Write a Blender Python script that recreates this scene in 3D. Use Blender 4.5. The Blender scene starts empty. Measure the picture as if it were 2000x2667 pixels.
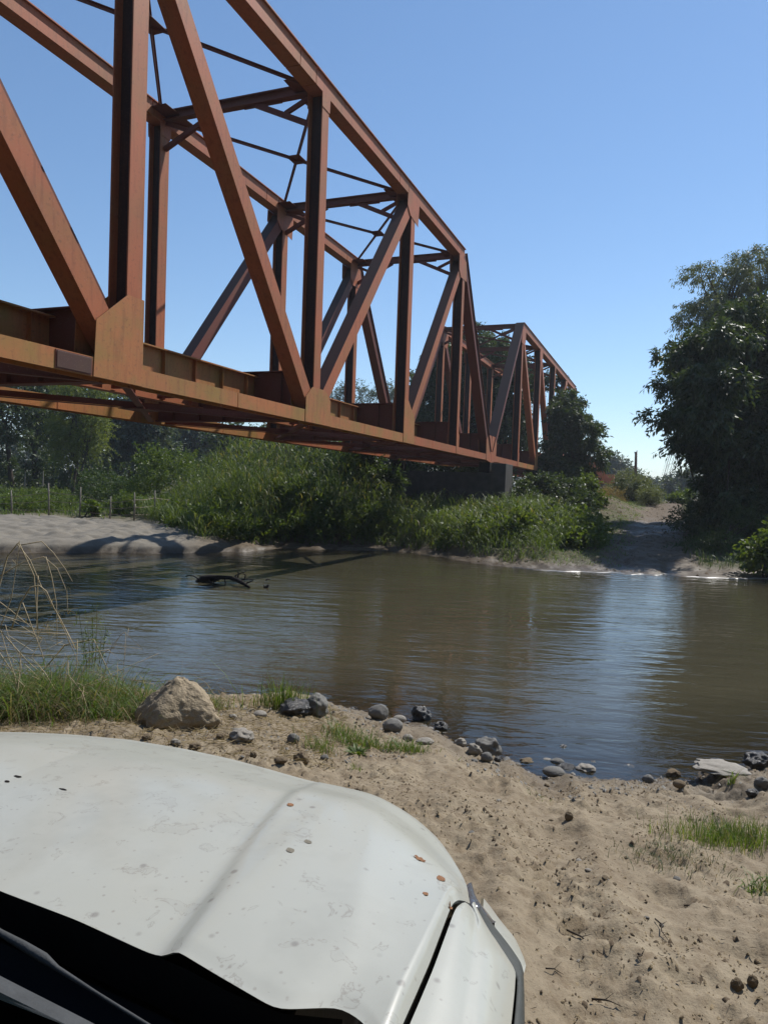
import bpy, math, random
import numpy as np
from math import radians as rad, sin, cos, pi, sqrt
from mathutils import Vector, Matrix, noise as mnoise

S = bpy.context.scene
COL = S.collection

# ------------------------------------------------------------------ camera
CAM_H = 2.65                                     # metres above the river
F_PX = 1876.2                                    # focal length in pixels of the 2000 x 2667 photograph
PITCH, ROLL = -0.03324, 0.03558
cp, sp = cos(PITCH), sin(PITCH); cr, sr = cos(ROLL), sin(ROLL)
FW = Vector((0, cp, sp)); UP0 = Vector((0, -sp, cp)); RT0 = Vector((1, 0, 0))
RT = cr * RT0 + sr * UP0; UPV = -sr * RT0 + cr * UP0
EYE = Vector((0, 0, CAM_H))
cam = bpy.data.cameras.new('camera'); co = bpy.data.objects.new('camera', cam); COL.objects.link(co)
M = Matrix((RT, UPV, -FW)).transposed().to_4x4(); M.translation = EYE
co.matrix_world = M
cam.sensor_fit = 'VERTICAL'; cam.sensor_height = 36; cam.sensor_width = 27
cam.lens = F_PX / 2667 * 36; cam.clip_start = 0.05; cam.clip_end = 5000
S.camera = co

# ------------------------------------------------------------------ light
SUN_AZ, SUN_EL = rad(46.5), rad(50.5)               # azimuth to the right of +Y
world = bpy.data.worlds.new('World'); S.world = world; world.use_nodes = True
wn = world.node_tree; wn.nodes.clear()
sky = wn.nodes.new('ShaderNodeTexSky'); sky.sky_type = 'NISHITA'; sky.sun_disc = False
sky.sun_elevation = SUN_EL; sky.sun_rotation = SUN_AZ
sky.air_density = 1.0; sky.dust_density = 0.05; sky.ozone_density = 4.0; sky.altitude = 50
bg = wn.nodes.new('ShaderNodeBackground'); bg.inputs[1].default_value = 0.175
wo = wn.nodes.new('ShaderNodeOutputWorld')
gm_ = wn.nodes.new('ShaderNodeGamma'); gm_.inputs[1].default_value = .88
hs_ = wn.nodes.new('ShaderNodeHueSaturation'); hs_.inputs['Saturation'].default_value = 1.1
wn.links.new(sky.outputs[0], gm_.inputs[0]); wn.links.new(gm_.outputs[0], hs_.inputs['Color']); wn.links.new(hs_.outputs[0], bg.inputs[0]); wn.links.new(bg.outputs[0], wo.inputs[0])
sl = bpy.data.lights.new('sun', 'SUN'); sl.energy = 5.0; sl.angle = rad(0.53); sl.color = (1, .96, .90)
so = bpy.data.objects.new('sun', sl); COL.objects.link(so)
sd = Vector((sin(SUN_AZ) * cos(SUN_EL), cos(SUN_AZ) * cos(SUN_EL), sin(SUN_EL)))
so.rotation_euler = sd.to_track_quat('Z', 'Y').to_euler(); so.location = (20, -10, 40)
S.view_settings.view_transform = 'Standard'; S.view_settings.look = 'None'
S.view_settings.exposure = 0; S.view_settings.gamma = 1; S.view_settings.use_curve_mapping = False
S.render.engine = 'CYCLES'
S.cycles.max_bounces = 8; S.cycles.transparent_max_bounces = 12
S.cycles.caustics_reflective = False; S.cycles.caustics_refractive = False
S.cycles.use_denoising = True

# ------------------------------------------------------------------ helpers
def ray(u, v):
    return RT * ((u - 1000) / F_PX) - UPV * ((v - 1333.5) / F_PX) + FW
def at(u, v, y):                                  # point of the place seen at a photo pixel, y metres ahead
    d = ray(u, v); return EYE + d * (y / d.y)
def atz(u, v, z):                                 # the same on the level z
    d = ray(u, v); return EYE + d * ((z - CAM_H) / d.z)

def tag(o, label=None, cat=None, group=None, kind=None):
    if label: o['label'] = label
    if cat: o['category'] = cat
    if group: o['group'] = group
    if kind: o['kind'] = kind
    return o
def empty(name, loc=(0, 0, 0), rz=0, parent=None):
    o = bpy.data.objects.new(name, None); COL.objects.link(o)
    o.location = loc; o.rotation_euler = (0, 0, rz); o.empty_display_size = .2
    if parent: o.parent = parent
    return o
def mesh_np(name, V, F, mat, parent=None, smooth=False, attrs=None):
    V = np.asarray(V, np.float32); F = np.asarray(F, np.int32)
    me = bpy.data.meshes.new(name); n, k = F.shape
    me.vertices.add(len(V)); me.vertices.foreach_set('co', V.ravel())
    me.loops.add(n * k); me.loops.foreach_set('vertex_index', F.ravel())
    me.polygons.add(n); me.polygons.foreach_set('loop_start', np.arange(n, dtype=np.int32) * k)
    me.polygons.foreach_set('loop_total', np.full(n, k, np.int32))
    if smooth: me.polygons.foreach_set('use_smooth', np.ones(n, bool))
    me.update(calc_edges=True)
    if attrs:
        for an, a in attrs.items():
            if a.ndim == 1:
                at_ = me.attributes.new(an, 'FLOAT', 'POINT'); at_.data.foreach_set('value', a.astype(np.float32))
            else:
                at_ = me.attributes.new(an, 'FLOAT_COLOR', 'POINT'); at_.data.foreach_set('color', a.astype(np.float32).ravel())
    if mat: me.materials.append(mat)
    o = bpy.data.objects.new(name, me); COL.objects.link(o)
    if parent: o.parent = parent
    return o

class MB:
    """collects shapes; build() links them as one mesh object"""
    def __init__(s): s.v = []; s.f = []
    def add(s, vs, fs):
        k = len(s.v); s.v += [tuple(v) for v in vs]; s.f += [tuple(i + k for i in f) for f in fs]; return s
    def box(s, x0, x1, y0, y1, z0, z1):
        return s.add([(x, y, z) for z in (z0, z1) for y in (y0, y1) for x in (x0, x1)],
                     [(0, 2, 3, 1), (4, 5, 7, 6), (0, 1, 5, 4), (2, 6, 7, 3), (0, 4, 6, 2), (1, 3, 7, 5)])
    def bar(s, p, q, w, h, up=(0, 0, 1), ow=0, oh=0):
        """box from p to q; w across (d x up), h along the true up; ow/oh shift it"""
        p = Vector(p); q = Vector(q); d = (q - p).normalized(); sd_ = d.cross(Vector(up)).normalized(); u = sd_.cross(d)
        vs = []
        for c in (p, q):
            for a, b in ((-1, -1), (1, -1), (1, 1), (-1, 1)):
                vs.append(c + sd_ * (a * w / 2 + ow) + u * (b * h / 2 + oh))
        return s.add(vs, [(0, 1, 2, 3), (4, 7, 6, 5), (0, 4, 5, 1), (1, 5, 6, 2), (2, 6, 7, 3), (3, 7, 4, 0)])
    def prism(s, pts, y0, y1):                      # polygon in x,z pulled along y
        n = len(pts); vs = [(x, y0, z) for x, z in pts] + [(x, y1, z) for x, z in pts]
        return s.add(vs, [tuple(range(n)), tuple(range(2 * n - 1, n - 1, -1))] + [(i, i + n, (i + 1) % n + n, (i + 1) % n) for i in range(n)])
    def tube(s, pts, rs, n=6, cap=True):
        pts = [Vector(p) for p in pts]; m = len(pts); k0 = len(s.v); ref = Vector((.31, .2, .93))
        for i, p in enumerate(pts):
            d = (pts[min(i + 1, m - 1)] - pts[max(i - 1, 0)])
            d = d.normalized() if d.length > 1e-9 else Vector((0, 0, 1))
            a = d.cross(ref); a = a.normalized() if a.length > 1e-4 else d.orthogonal().normalized(); b = d.cross(a)
            r = rs[i] if hasattr(rs, '__len__') else rs
            for j in range(n):
                t = 2 * pi * j / n; s.v.append(tuple(p + a * (r * cos(t)) + b * (r * sin(t))))
        for i in range(m - 1):
            for j in range(n):
                a = k0 + i * n + j; b = k0 + i * n + (j + 1) % n; s.f.append((a, b, b + n, a + n))
        if cap:
            s.f.append(tuple(k0 + j for j in range(n))[::-1]); s.f.append(tuple(k0 + (m - 1) * n + j for j in range(n)))
        return s
    def build(s, name, mat, parent=None, smooth=False, bevel=0):
        me = bpy.data.meshes.new(name); me.from_pydata(s.v, [], s.f); me.update()
        if smooth: me.polygons.foreach_set('use_smooth', np.ones(len(me.polygons), bool))
        if mat: me.materials.append(mat)
        o = bpy.data.objects.new(name, me); COL.objects.link(o)
        if parent: o.parent = parent
        if bevel:
            b = o.modifiers.new('bevel', 'BEVEL'); b.width = bevel; b.segments = 2; b.limit_method = 'ANGLE'
        return o

def vn(x, y, seed=0):                             # value noise 0..1
    x = np.asarray(x, float); y = np.asarray(y, float)
    xi = np.floor(x).astype(np.int64); yi = np.floor(y).astype(np.int64); fx = x - xi; fy = y - yi
    fx = fx * fx * (3 - 2 * fx); fy = fy * fy * (3 - 2 * fy)
    def h(a, b):
        n = (a * 374761393 + b * 668265263 + seed * 974634777) & 0xffffffff
        n = ((n ^ (n >> 13)) * 1274126177) & 0xffffffff
        return ((n ^ (n >> 16)) & 0xffff) / 65535.0
    return (h(xi, yi) * (1 - fx) + h(xi + 1, yi) * fx) * (1 - fy) + (h(xi, yi + 1) * (1 - fx) + h(xi + 1, yi + 1) * fx) * fy
def fbm(x, y, oct=4, seed=0, gain=.5):
    a = 1; s = 0; t = 0
    for i in range(oct):
        s = s + a * (vn(x, y, seed + i * 17) - .5); t += a; a *= gain; x = x * 2.03 + 7.1; y = y * 2.03 - 3.7
    return s / t * 2
def sstep(a, b, x):
    t = np.clip((x - a) / (b - a), 0, 1); return t * t * (3 - 2 * t)

# ------------------------------------------------------------------ materials
def mat(name):
    m = bpy.data.materials.new(name); m.use_nodes = True; nt = m.node_tree; nt.nodes.clear()
    return m, nt, nt.nodes.new('ShaderNodeOutputMaterial')
def N(nt, typ, **kw):
    n = nt.nodes.new(typ)
    for k, v in kw.items():
        if k[0] == '_': setattr(n, k[1:], v)
        elif k[0] == 'i' and k[1:].isdigit(): n.inputs[int(k[1:])].default_value = v
        else: n.inputs[k].default_value = v
    return n
def coords(nt, scale=(1, 1, 1), kind='Object'):
    tc = N(nt, 'ShaderNodeTexCoord'); mp = N(nt, 'ShaderNodeMapping'); mp.inputs['Scale'].default_value = scale
    nt.links.new(tc.outputs[kind], mp.inputs[0]); return mp.outputs[0]
def noise(nt, vec, scale, detail=4, rough=.55, dist=0):
    n = N(nt, 'ShaderNodeTexNoise', Scale=scale, Detail=detail, Roughness=rough, Distortion=dist)
    if vec is not None: nt.links.new(vec, n.inputs['Vector'])
    return n.outputs['Fac']
def ramp(nt, fac, stops):
    r = N(nt, 'ShaderNodeValToRGB'); e = r.color_ramp.elements
    while len(e) > 1: e.remove(e[-1])
    for i, (p, c) in enumerate(stops):
        el = e[0] if i == 0 else e.new(p)
        el.position = p; el.color = c if len(c) == 4 else (*c, 1)
    nt.links.new(fac, r.inputs[0]); return r.outputs[0]
def g(v): return (v, v, v, 1)
def mix(nt, fac, a, b, mode='MIX'):
    m = N(nt, 'ShaderNodeMix', _data_type='RGBA', _blend_type=mode)
    for s_, x in ((0, fac), (6, a), (7, b)):
        if isinstance(x, (int, float)): m.inputs[s_].default_value = x
        elif isinstance(x, tuple): m.inputs[s_].default_value = x if len(x) == 4 else (*x, 1)
        else: nt.links.new(x, m.inputs[s_])
    return m.outputs[2]
def math_(nt, op, a, b=None, c=None):
    m = N(nt, 'ShaderNodeMath', _operation=op)
    for i, x in enumerate((a, b, c)):
        if x is None: continue
        if isinstance(x, (int, float)): m.inputs[i].default_value = x
        else: nt.links.new(x, m.inputs[i])
    return m.outputs[0]
def bump(nt, h, strength=.3, dist=.02, prev=None):
    b = N(nt, 'ShaderNodeBump', Strength=strength, Distance=dist); nt.links.new(h, b.inputs['Height'])
    if prev is not None: nt.links.new(prev, b.inputs['Normal'])
    return b.outputs[0]
def principled(nt, out, col, rough=.6, bumpn=None, metal=0, spec=.5, **kw):
    p = N(nt, 'ShaderNodeBsdfPrincipled', Metallic=metal)
    p.inputs['Specular IOR Level'].default_value = spec
    if isinstance(col, tuple): p.inputs['Base Color'].default_value = col if len(col) == 4 else (*col, 1)
    else: nt.links.new(col, p.inputs['Base Color'])
    if isinstance(rough, (int, float)): p.inputs['Roughness'].default_value = rough
    else: nt.links.new(rough, p.inputs['Roughness'])
    if bumpn is not None: nt.links.new(bumpn, p.inputs['Normal'])
    for k, v in kw.items(): p.inputs[k].default_value = v
    nt.links.new(p.outputs[0], out.inputs[0]); return p

def m_simple(name, col, rough=.6, nscale=20, var=.25, bstr=.2, spec=.5, metal=0, **kw):
    m, nt, o = mat(name); v = coords(nt)
    c = mix(nt, noise(nt, v, nscale, 5), tuple(x * (1 - var) for x in col), tuple(min(1, x * (1 + var)) for x in col))
    principled(nt, o, c, rough, bump(nt, noise(nt, v, nscale * 4, 4), bstr, .01), spec=spec, metal=metal, **kw); return m

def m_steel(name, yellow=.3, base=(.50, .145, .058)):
    m, nt, o = mat(name); v = coords(nt); vs = coords(nt, (1, 1, .12))
    big = noise(nt, v, .55, 4); fine = noise(nt, v, 14, 6, .65); streak = noise(nt, vs, 9, 5, .6)
    c = mix(nt, ramp(nt, big, [(.35, g(0)), (.7, g(1))]), base, (base[0] * .8, base[1] * .95, base[2] * 1.05))
    c = mix(nt, math_(nt, 'MULTIPLY', ramp(nt, noise(nt, v, 1.1, 5, .6), [(.42, g(0)), (.66, g(1))]), yellow), c, (.34, .22, .055))
    c = mix(nt, math_(nt, 'MULTIPLY', ramp(nt, streak, [(.5, g(0)), (.75, g(1))]), .42), c, (.17, .055, .03))
    c = mix(nt, math_(nt, 'MULTIPLY', ramp(nt, fine, [(.56, g(0)), (.72, g(1))]), .5), c, (.10, .05, .035))
    c = mix(nt, math_(nt, 'MULTIPLY', ramp(nt, noise(nt, v, 40, 3), [(.6, g(0)), (.8, g(1))]), .35), c, (.55, .34, .24))
    ge = N(nt, 'ShaderNodeNewGeometry'); sx = N(nt, 'ShaderNodeSeparateXYZ'); nt.links.new(ge.outputs['True Normal'], sx.inputs[0])
    up_ = N(nt, 'ShaderNodeMapRange'); up_.inputs['From Min'].default_value = .1; up_.inputs['From Max'].default_value = .45; nt.links.new(sx.outputs[2], up_.inputs[0])
    c = mix(nt, math_(nt, 'MULTIPLY', up_.outputs[0], .85), c, (.035, .026, .022))       # mildew and dust on everything that faces up
    principled(nt, o, c, .62, bump(nt, fine, .25, .006), spec=.3); return m

def m_leaf(name, c1, c2, rough=.5, trans=.35, spec=.4, c3=None):
    m, nt, o = mat(name)
    gi = N(nt, 'ShaderNodeNewGeometry'); r = gi.outputs['Random Per Island']
    c = mix(nt, r, c1, c2)
    if c3: c = mix(nt, ramp(nt, r, [(.9, g(0)), (.93, g(1))]), c, c3)
    v = coords(nt); c = mix(nt, math_(nt, 'MULTIPLY', noise(nt, v, .7, 3), .6), c, tuple(x * .55 for x in c1))
    p = N(nt, 'ShaderNodeBsdfPrincipled', Roughness=rough); p.inputs['Specular IOR Level'].default_value = spec
    nt.links.new(c, p.inputs['Base Color'])
    t = N(nt, 'ShaderNodeBsdfTranslucent')
    tc = mix(nt, 1.0, c, (1.6, 1.5, .55), 'MULTIPLY'); nt.links.new(tc, t.inputs[0])
    ms = N(nt, 'ShaderNodeMixShader', i0=trans); nt.links.new(p.outputs[0], ms.inputs[1]); nt.links.new(t.outputs[0], ms.inputs[2])
    nt.links.new(ms.outputs[0], o.inputs[0]); return m

STEEL = m_steel('weathered_red_steel', .22); STEEL_Y = m_steel('weathered_steel_lichen', .75, (.52, .19, .065))
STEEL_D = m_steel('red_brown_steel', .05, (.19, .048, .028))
STEEL_SHADE = m_steel('web_shade_steel', .0, (.055, .024, .018))  # near-black colour stands in for the shade inside the post channels
BARK = m_simple('bark', (.06, .047, .036), .9, 8, .4, .8, .2)
BARK_PALE = m_simple('pale_bark', (.26, .23, .19), .9, 8, .3, .6, .2)
L_DARK = m_leaf('dark_glossy_leaf', (.042, .072, .027), (.085, .122, .045), .5, .3, .4)
L_MID = m_leaf('mid_green_leaf', (.04, .075, .02), (.085, .13, .035), .5, .35)
L_BRIGHT = m_leaf('bright_green_leaf', (.07, .12, .022), (.14, .19, .04), .5, .42)
L_WILLOW = m_leaf('willow_leaf', (.10, .125, .07), (.16, .185, .10), .5, .4)
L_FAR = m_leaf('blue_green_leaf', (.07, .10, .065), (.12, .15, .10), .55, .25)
L_CANE = m_leaf('cane_leaf', (.075, .12, .025), (.17, .215, .06), .5, .42, .4, (.30, .26, .12))
L_GRASS = m_leaf('grass_blade', (.07, .13, .02), (.16, .24, .05), .5, .42, .4, (.34, .29, .15))
L_DRY = m_leaf('dry_grass', (.20, .15, .08), (.36, .29, .17), .7, .3, .2)
STRAW = m_simple('straw', (.46, .37, .23), .7, 30, .25, .2, .3)
ROCK_GREY = m_simple('grey_river_stone', (.20, .19, .17), .8, 9, .4, .7, .3)
ROCK_PALE = m_simple('pale_stone', (.31, .28, .235), .8, 12, .3, .6, .3)
ROCK_TAN = m_simple('tan_sandstone', (.255, .195, .125), .9, 7, .25, 1.0, .2)
ROCK_WET = m_simple('wet_dark_stone', (.06, .055, .05), .3, 14, .5, .7, .6)
CONC = m_simple('stained_shade_concrete', (.085, .08, .072), .9, 2.5, .5, .5, .2)  # blotchy stains; base colour lowered to stand in for shade under the deck
WOOD_DARK = m_simple('wet_dark_wood', (.014, .011, .009), .85, 20, .4, .8, .2)
WOOD_POST = m_simple('weathered_fence_wood', (.20, .18, .15), .9, 14, .4, .6, .2)
WIRE = m_simple('rusty_wire', (.16, .13, .11), .6, 30, .2, .1, .5, .6)

# ------------------------------------------------------------------ terrain
XN = [-60, -10, -2.57, -1.24, -.6, -.09, .55, .81, 1.22, 1.55, 2.1, 2.6, 3.47, 3.97, 10, 60]
YN = [14, 9.3, 8.21, 8.22, 8.44, 8.21, 7.88, 7.43, 7.1, 6.78, 6.65, 6.65, 6.96, 7.2, 8.6, 13]
XF = [-300, -60, -12.9, -9.5, -7, -5.3, -4.4, -1.9, 1.0, 3.0, 4.1, 6.0, 8.0, 9.9, 13, 40, 300]
YF = [20, 21, 24.3, 25.6, 26.6, 27.8, 29.6, 30.1, 30.2, 27.4, 25.7, 24.7, 24.7, 24.5, 24.4, 27, 40]
def H(x, y, detail=True):
    x = np.asarray(x, float); y = np.asarray(y, float)
    wob = (vn(x * 1.7, y * .2, 5) - .5) * .28 + (vn(x * 6, y * .2, 6) - .5) * .10
    yn = np.interp(x, XN, YN) + wob; yf = np.interp(x, XF, YF) + wob * 1.6
    dn = yn - y; df = y - yf
    pn = np.interp(dn, [-8, -4, -1.5, 0, .25, .8, 2, 4, 6, 12, 60], [-.9, -.65, -.3, 0, .08, .22, .48, .78, .88, .95, 1.1])
    pl = np.interp(dn, [-8, -4, -1.5, 0, .12, .5, 1.5, 3, 6, 12, 60], [-.9, -.65, -.4, 0, .16, .36, .52, .74, .88, .95, 1.1])
    near = pn + (pl - pn) * (1 - sstep(-1.2, -.1, x))
    sb = np.interp(df, [-8, -4, -1.5, 0, .12, .5, 3, 9, 25, 60, 300], [-.9, -.65, -.2, 0, .22, .36, .52, .66, .9, 1.35, 1.8])
    mo = np.interp(df, [-8, -4, -1.5, 0, 1.4, 3, 6, 9, 15, 40, 300], [-.9, -.6, -.2, 0, .12, .6, 1.5, 2.1, 2.4, 2.4, 2.2])
    rd = np.interp(df, [-8, -4, -1.5, 0, 1.5, 3.5, 8, 20, 34, 42, 150, 300], [-.9, -.6, -.15, 0, .12, .42, .82, 1.35, 2.2, 2.25, 2.0, 2.0])
    q = x - (y - 25) * .39
    mo = mo * (1.08 - .54 * sstep(-1.8, 1.2, x) * sstep(2, 5, df))
    wm = sstep(-7.6, -3.0, x + (y - 28) * .40); wr = sstep(4.0, 6.2, q)
    far = sb + (mo - sb) * wm; far = far + (rd - far) * wr
    mnd = np.exp(-((q - 5.6) / 1.7) ** 2 - ((y - 49) / 5.0) ** 2)
    far = far + mnd * (.95 + (.35 * fbm(x * 1.6, y * 1.6, 4, 19) if detail else 0)) + .7 * sstep(12.5, 16, q) * sstep(2, 10, df)
    h = np.where(y < (yn + yf) / 2, near, far)
    if detail:
        land = sstep(-.25, .12, h)
        nearw = sstep(16, 9, y) if True else 0
        nearw = 1 - sstep(9, 16, y)
        h = h + land * (fbm(x * .8, y * .8, 3, 1) * .05)
        # churned sand near the truck: clods, hoof holes, ruts
        rough = nearw * land
        h = h + rough * (fbm(x * 2.2, y * 2.2, 3, 11) * .022 + fbm(x * 14, y * 14, 3, 21, .7) * .022)
        h = h + rough * (vn(x * 38, y * 38, 23) - .5) * .012 - rough * np.clip(vn(x * 27, y * 27, 24) - .84, 0, 1) * .12
        clod = vn(x * 22 + 3 * vn(x * 5, y * 5, 3), y * 22, 31)
        patch = sstep(.40, .62, vn(x * 2.3, y * 2.3, 37))
        h = h + rough * patch * (np.clip(clod - .5, 0, 1) * .085)
        hole = vn(x * 3.4, y * 3.4, 41)
        h = h - rough * np.clip(hole - .72, 0, 1) * .30 * sstep(.5, 1.6, x)
        # tyre ruts running down to the ford
        for c0, ph in ((1.05, 0), (2.55, 1.7)):
            cx = c0 + (y - 4) * .16 + .06 * np.sin(y * 1.3 + ph)
            prof = np.exp(-((x - cx) / .17) ** 2); rim = np.exp(-((np.abs(x - cx) - .26) / .07) ** 2)
            tread = np.sin((y * 1.0 + np.abs(x - cx) * .7) * 2 * pi / .085) * .012 * sstep(.42, .6, vn(x * 1.2, y * 1.2, 51))
            h = h + rough * (-.045 * prof + .030 * rim + tread * prof)
        # trodden far sandbar and banks
        farw = sstep(16, 22, y) * land
        h = h + farw * (1 - wr * .6) * (fbm(x * 2.2, y * 2.2, 3, 61) * .09 + (vn(x * 3.3 + vn(x * 2, y * 2, 63), y * 3.3, 62) - .5) * .17 * sstep(.2, 1.4, df))
        rut = np.exp(-((q - 8.2 - (y - 25) * .03) / .22) ** 2) + np.exp(-((q - 9.9 - (y - 25) * .03) / .22) ** 2)
        h = h - farw * wr * .07 * rut + farw * wr * fbm(x * 3, y * 3, 3, 71) * .05
    return h
def Hs(x, y): return float(H(np.array([x]), np.array([y]))[0])

def axis_lines(lo, hi, step, far_lo, far_hi, grow):
    a = list(np.arange(lo, hi + 1e-6, step)); s_ = step; v = hi
    while v < far_hi: s_ = min(s_ * grow, 60); v += s_; a.append(v)
    s_ = step; v = lo; b = []
    while v > far_lo: s_ = min(s_ * grow, 60); v -= s_; b.append(v)
    return np.array(b[::-1] + a)
gx = axis_lines(-3.0, 4.6, .024, -18, 16, 1.012)
gl = -axis_lines(17.5, 18, .25, 17.4, 1500, 1.09)[::-1]; gl = gl[gl < gx[0] - .1]; gr_ = axis_lines(17.5, 18, .25, 17.4, 1500, 1.09); gr_ = gr_[gr_ > gx[-1] + .1]; gx = np.concatenate([gl, gx, gr_])
ya = np.arange(1.2, 9.2, .026); yb = np.arange(9.2, 24, .35); yc = np.arange(24, 36, .10)
yd = axis_lines(36, 37, .12, 35.9, 1800, 1.03); yd = yd[yd > 36]
ye = -axis_lines(0, 1, .3, -.1, 1500, 1.12)[::-1]; ye = ye[ye < -.05]
gy = np.concatenate([ye, np.arange(0, 1.2, .06), ya, yb, yc, yd])
GX, GY = np.meshgrid(gx, gy); GZ = H(GX, GY)
def Hs(x, y):                                     # height read off the ground sheet itself
    i = min(max(int(np.searchsorted(gx, x)) - 1, 0), len(gx) - 2); j = min(max(int(np.searchsorted(gy, y)) - 1, 0), len(gy) - 2)
    a = (x - gx[i]) / (gx[i + 1] - gx[i]); b = (y - gy[j]) / (gy[j + 1] - gy[j])
    return float((GZ[j, i] * (1 - a) + GZ[j, i + 1] * a) * (1 - b) + (GZ[j + 1, i] * (1 - a) + GZ[j + 1, i + 1] * a) * b)
nx, ny = len(gx), len(gy)
idx = np.arange(nx * ny).reshape(ny, nx)
F = np.stack([idx[:-1, :-1], idx[:-1, 1:], idx[1:, 1:], idx[1:, :-1]], -1).reshape(-1, 4)
q = GX - (GY - 25) * .39
ynl = np.interp(GX, XN, YN); yfl = np.interp(GX, XF, YF); dfm = GY - yfl
far = (GY > 16).astype(float)
rw = sstep(2.0, 2.9, 4.15 - np.abs(q - 9.0 - (GY - 25) * .03) + fbm(GX * .6, GY * .6, 3, 81) * .7) * far
sandb = (1 - sstep(-8.0, -5.0, GX + (GY - 28) * .25)) * (1 - sstep(9, 13, dfm + fbm(GX * .3, GY * .3, 3, 82) * 3)) * far
shore = (1 - sstep(.8, 2.2, dfm)) * far
dirtm = np.exp(-((q - 5.6) / 2.0) ** 2 - ((GY - 49) / 5.5) ** 2)
veg = np.clip(far * (1 - .45 * np.clip(dirtm * 1.6, 0, 1)) * (1 - rw) * (1 - sandb) * (1 - shore), 0, 1)
wet = 1 - sstep(.03, np.where(GY > 16, .30, .15), GZ + fbm(GX * 3, GY * 3, 3, 83) * .03)
wet = np.maximum(wet, far * (1 - sandb) * np.clip(rw + shore, 0, 1) * (.38 + .40 * sstep(.4, .65, vn(GX * .9, GY * .9, 85))) * (1 - sstep(14, 24, dfm)))
damp = (1 - sstep(.12, .38, GZ + fbm(GX * 1.5, GY * 1.5, 4, 84) * .16)) * (GY < 14) * .62; wet = np.maximum(wet, damp)
pale = np.clip(sandb, 0, 1)
veg = np.maximum(veg, 1 - sstep(-3, 0, GY + fbm(GX * .5, GY * .5, 3, 91) * 2)); veg = np.maximum(veg, np.maximum(sstep(8, 11, GX), sstep(2.6, 3.6, -GX + fbm(GX, GY, 3, 92))) * (GY < 12))
road = np.clip(np.maximum(rw, dirtm) + shore * (1 - sandb), 0, 1) * far
colr = np.stack([veg, wet, pale, road], -1).reshape(-1, 4)

m, nt, out = mat('sand_and_soil'); v = coords(nt)
at_n = N(nt, 'ShaderNodeAttribute', _attribute_name='mask'); sep = N(nt, 'ShaderNodeSeparateColor'); nt.links.new(at_n.outputs['Color'], sep.inputs[0])
n1 = noise(nt, v, 1.3, 5); n2 = noise(nt, v, 9, 6, .65); n3 = noise(nt, v, 60, 4, .7); n4 = noise(nt, v, 260, 2)
c = mix(nt, ramp(nt, n1, [(.35, g(0)), (.65, g(1))]), (.225, .177, .117), (.285, .232, .157))
c = mix(nt, ramp(nt, n2, [(.45, g(0)), (.7, g(1))]), c, (.165, .122, .076))
c = mix(nt, math_(nt, 'MULTIPLY', ramp(nt, n3, [(.55, g(0)), (.68, g(1))]), .6), c, (.09, .064, .043))
c = mix(nt, math_(nt, 'MULTIPLY', ramp(nt, n4, [(.6, g(0)), (.75, g(1))]), .4), c, (.42, .35, .26))
c = mix(nt, sep.outputs[2], c, mix(nt, n2, (.175, .155, .122), (.235, .21, .17)))
vegc = mix(nt, ramp(nt, n2, [(.4, g(0)), (.6, g(1))]), (.045, .06, .02), (.11, .09, .05))
c = mix(nt, sep.outputs[0], c, vegc)
rcol = mix(nt, ramp(nt, n2, [(.4, g(0)), (.62, g(1))]), (.15, .105, .062), (.075, .053, .033))
c = mix(nt, math_(nt, 'MULTIPLY', at_n.outputs['Alpha'], .9), c, rcol)
c = mix(nt, math_(nt, 'MULTIPLY', sep.outputs[1], .85), c, (.075, .056, .036))
rg = math_(nt, 'SUBTRACT', .92, math_(nt, 'MULTIPLY', sep.outputs[1], .45))
b1 = bump(nt, n2, .5, .03); b2 = bump(nt, n3, .6, .008, b1); b3 = bump(nt, n4, .4, .002, b2)
principled(nt, out, c, rg, b3, spec=.25); GROUND = m
ground = mesh_np('ground', np.stack([GX, GY, GZ], -1).reshape(-1, 3), F, GROUND, smooth=True, attrs={'mask': colr})
tag(ground, kind='structure')

# ------------------------------------------------------------------ river
wx = axis_lines(-8, 10, .25, -700, 700, 1.08); wy = np.concatenate([np.arange(4.5, 12, .12), np.arange(12, 34, .4), np.arange(34, 60, 2.0)])
WX, WY = np.meshgrid(wx, wy); dep = np.clip(-H(WX, WY, False), -.2, 1)
ii = np.arange(WX.size).reshape(WX.shape)
WF = np.stack([ii[:-1, :-1], ii[:-1, 1:], ii[1:, 1:], ii[1:, :-1]], -1).reshape(-1, 4)
m, nt, out = mat('river_water')
tc = N(nt, 'ShaderNodeTexCoord'); mp = N(nt, 'ShaderNodeMapping'); mp.inputs['Scale'].default_value = (1, 1, 1); mp.inputs['Rotation'].default_value = (0, 0, rad(8))
nt.links.new(tc.outputs['Object'], mp.inputs[0])
mp2 = N(nt, 'ShaderNodeMapping'); mp2.inputs['Scale'].default_value = (.45, 1.3, 1); nt.links.new(mp.outputs[0], mp2.inputs[0])
ad = N(nt, 'ShaderNodeAttribute', _attribute_name='depth')
wA = noise(nt, mp2.outputs[0], 2.2, 3, .5, .4); wB = noise(nt, mp2.outputs[0], 9, 3, .55, .6); wC = noise(nt, mp2.outputs[0], 30, 2, .5)
calm = ramp(nt, noise(nt, mp2.outputs[0], .28, 4), [(.38, g(.08)), (.62, g(1))])
bb = bump(nt, wA, .45, .05)
bB = N(nt, 'ShaderNodeBump', Distance=.02); nt.links.new(wB, bB.inputs['Height']); nt.links.new(math_(nt, 'MULTIPLY', calm, .32), bB.inputs['Strength']); nt.links.new(bb, bB.inputs['Normal'])
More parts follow.
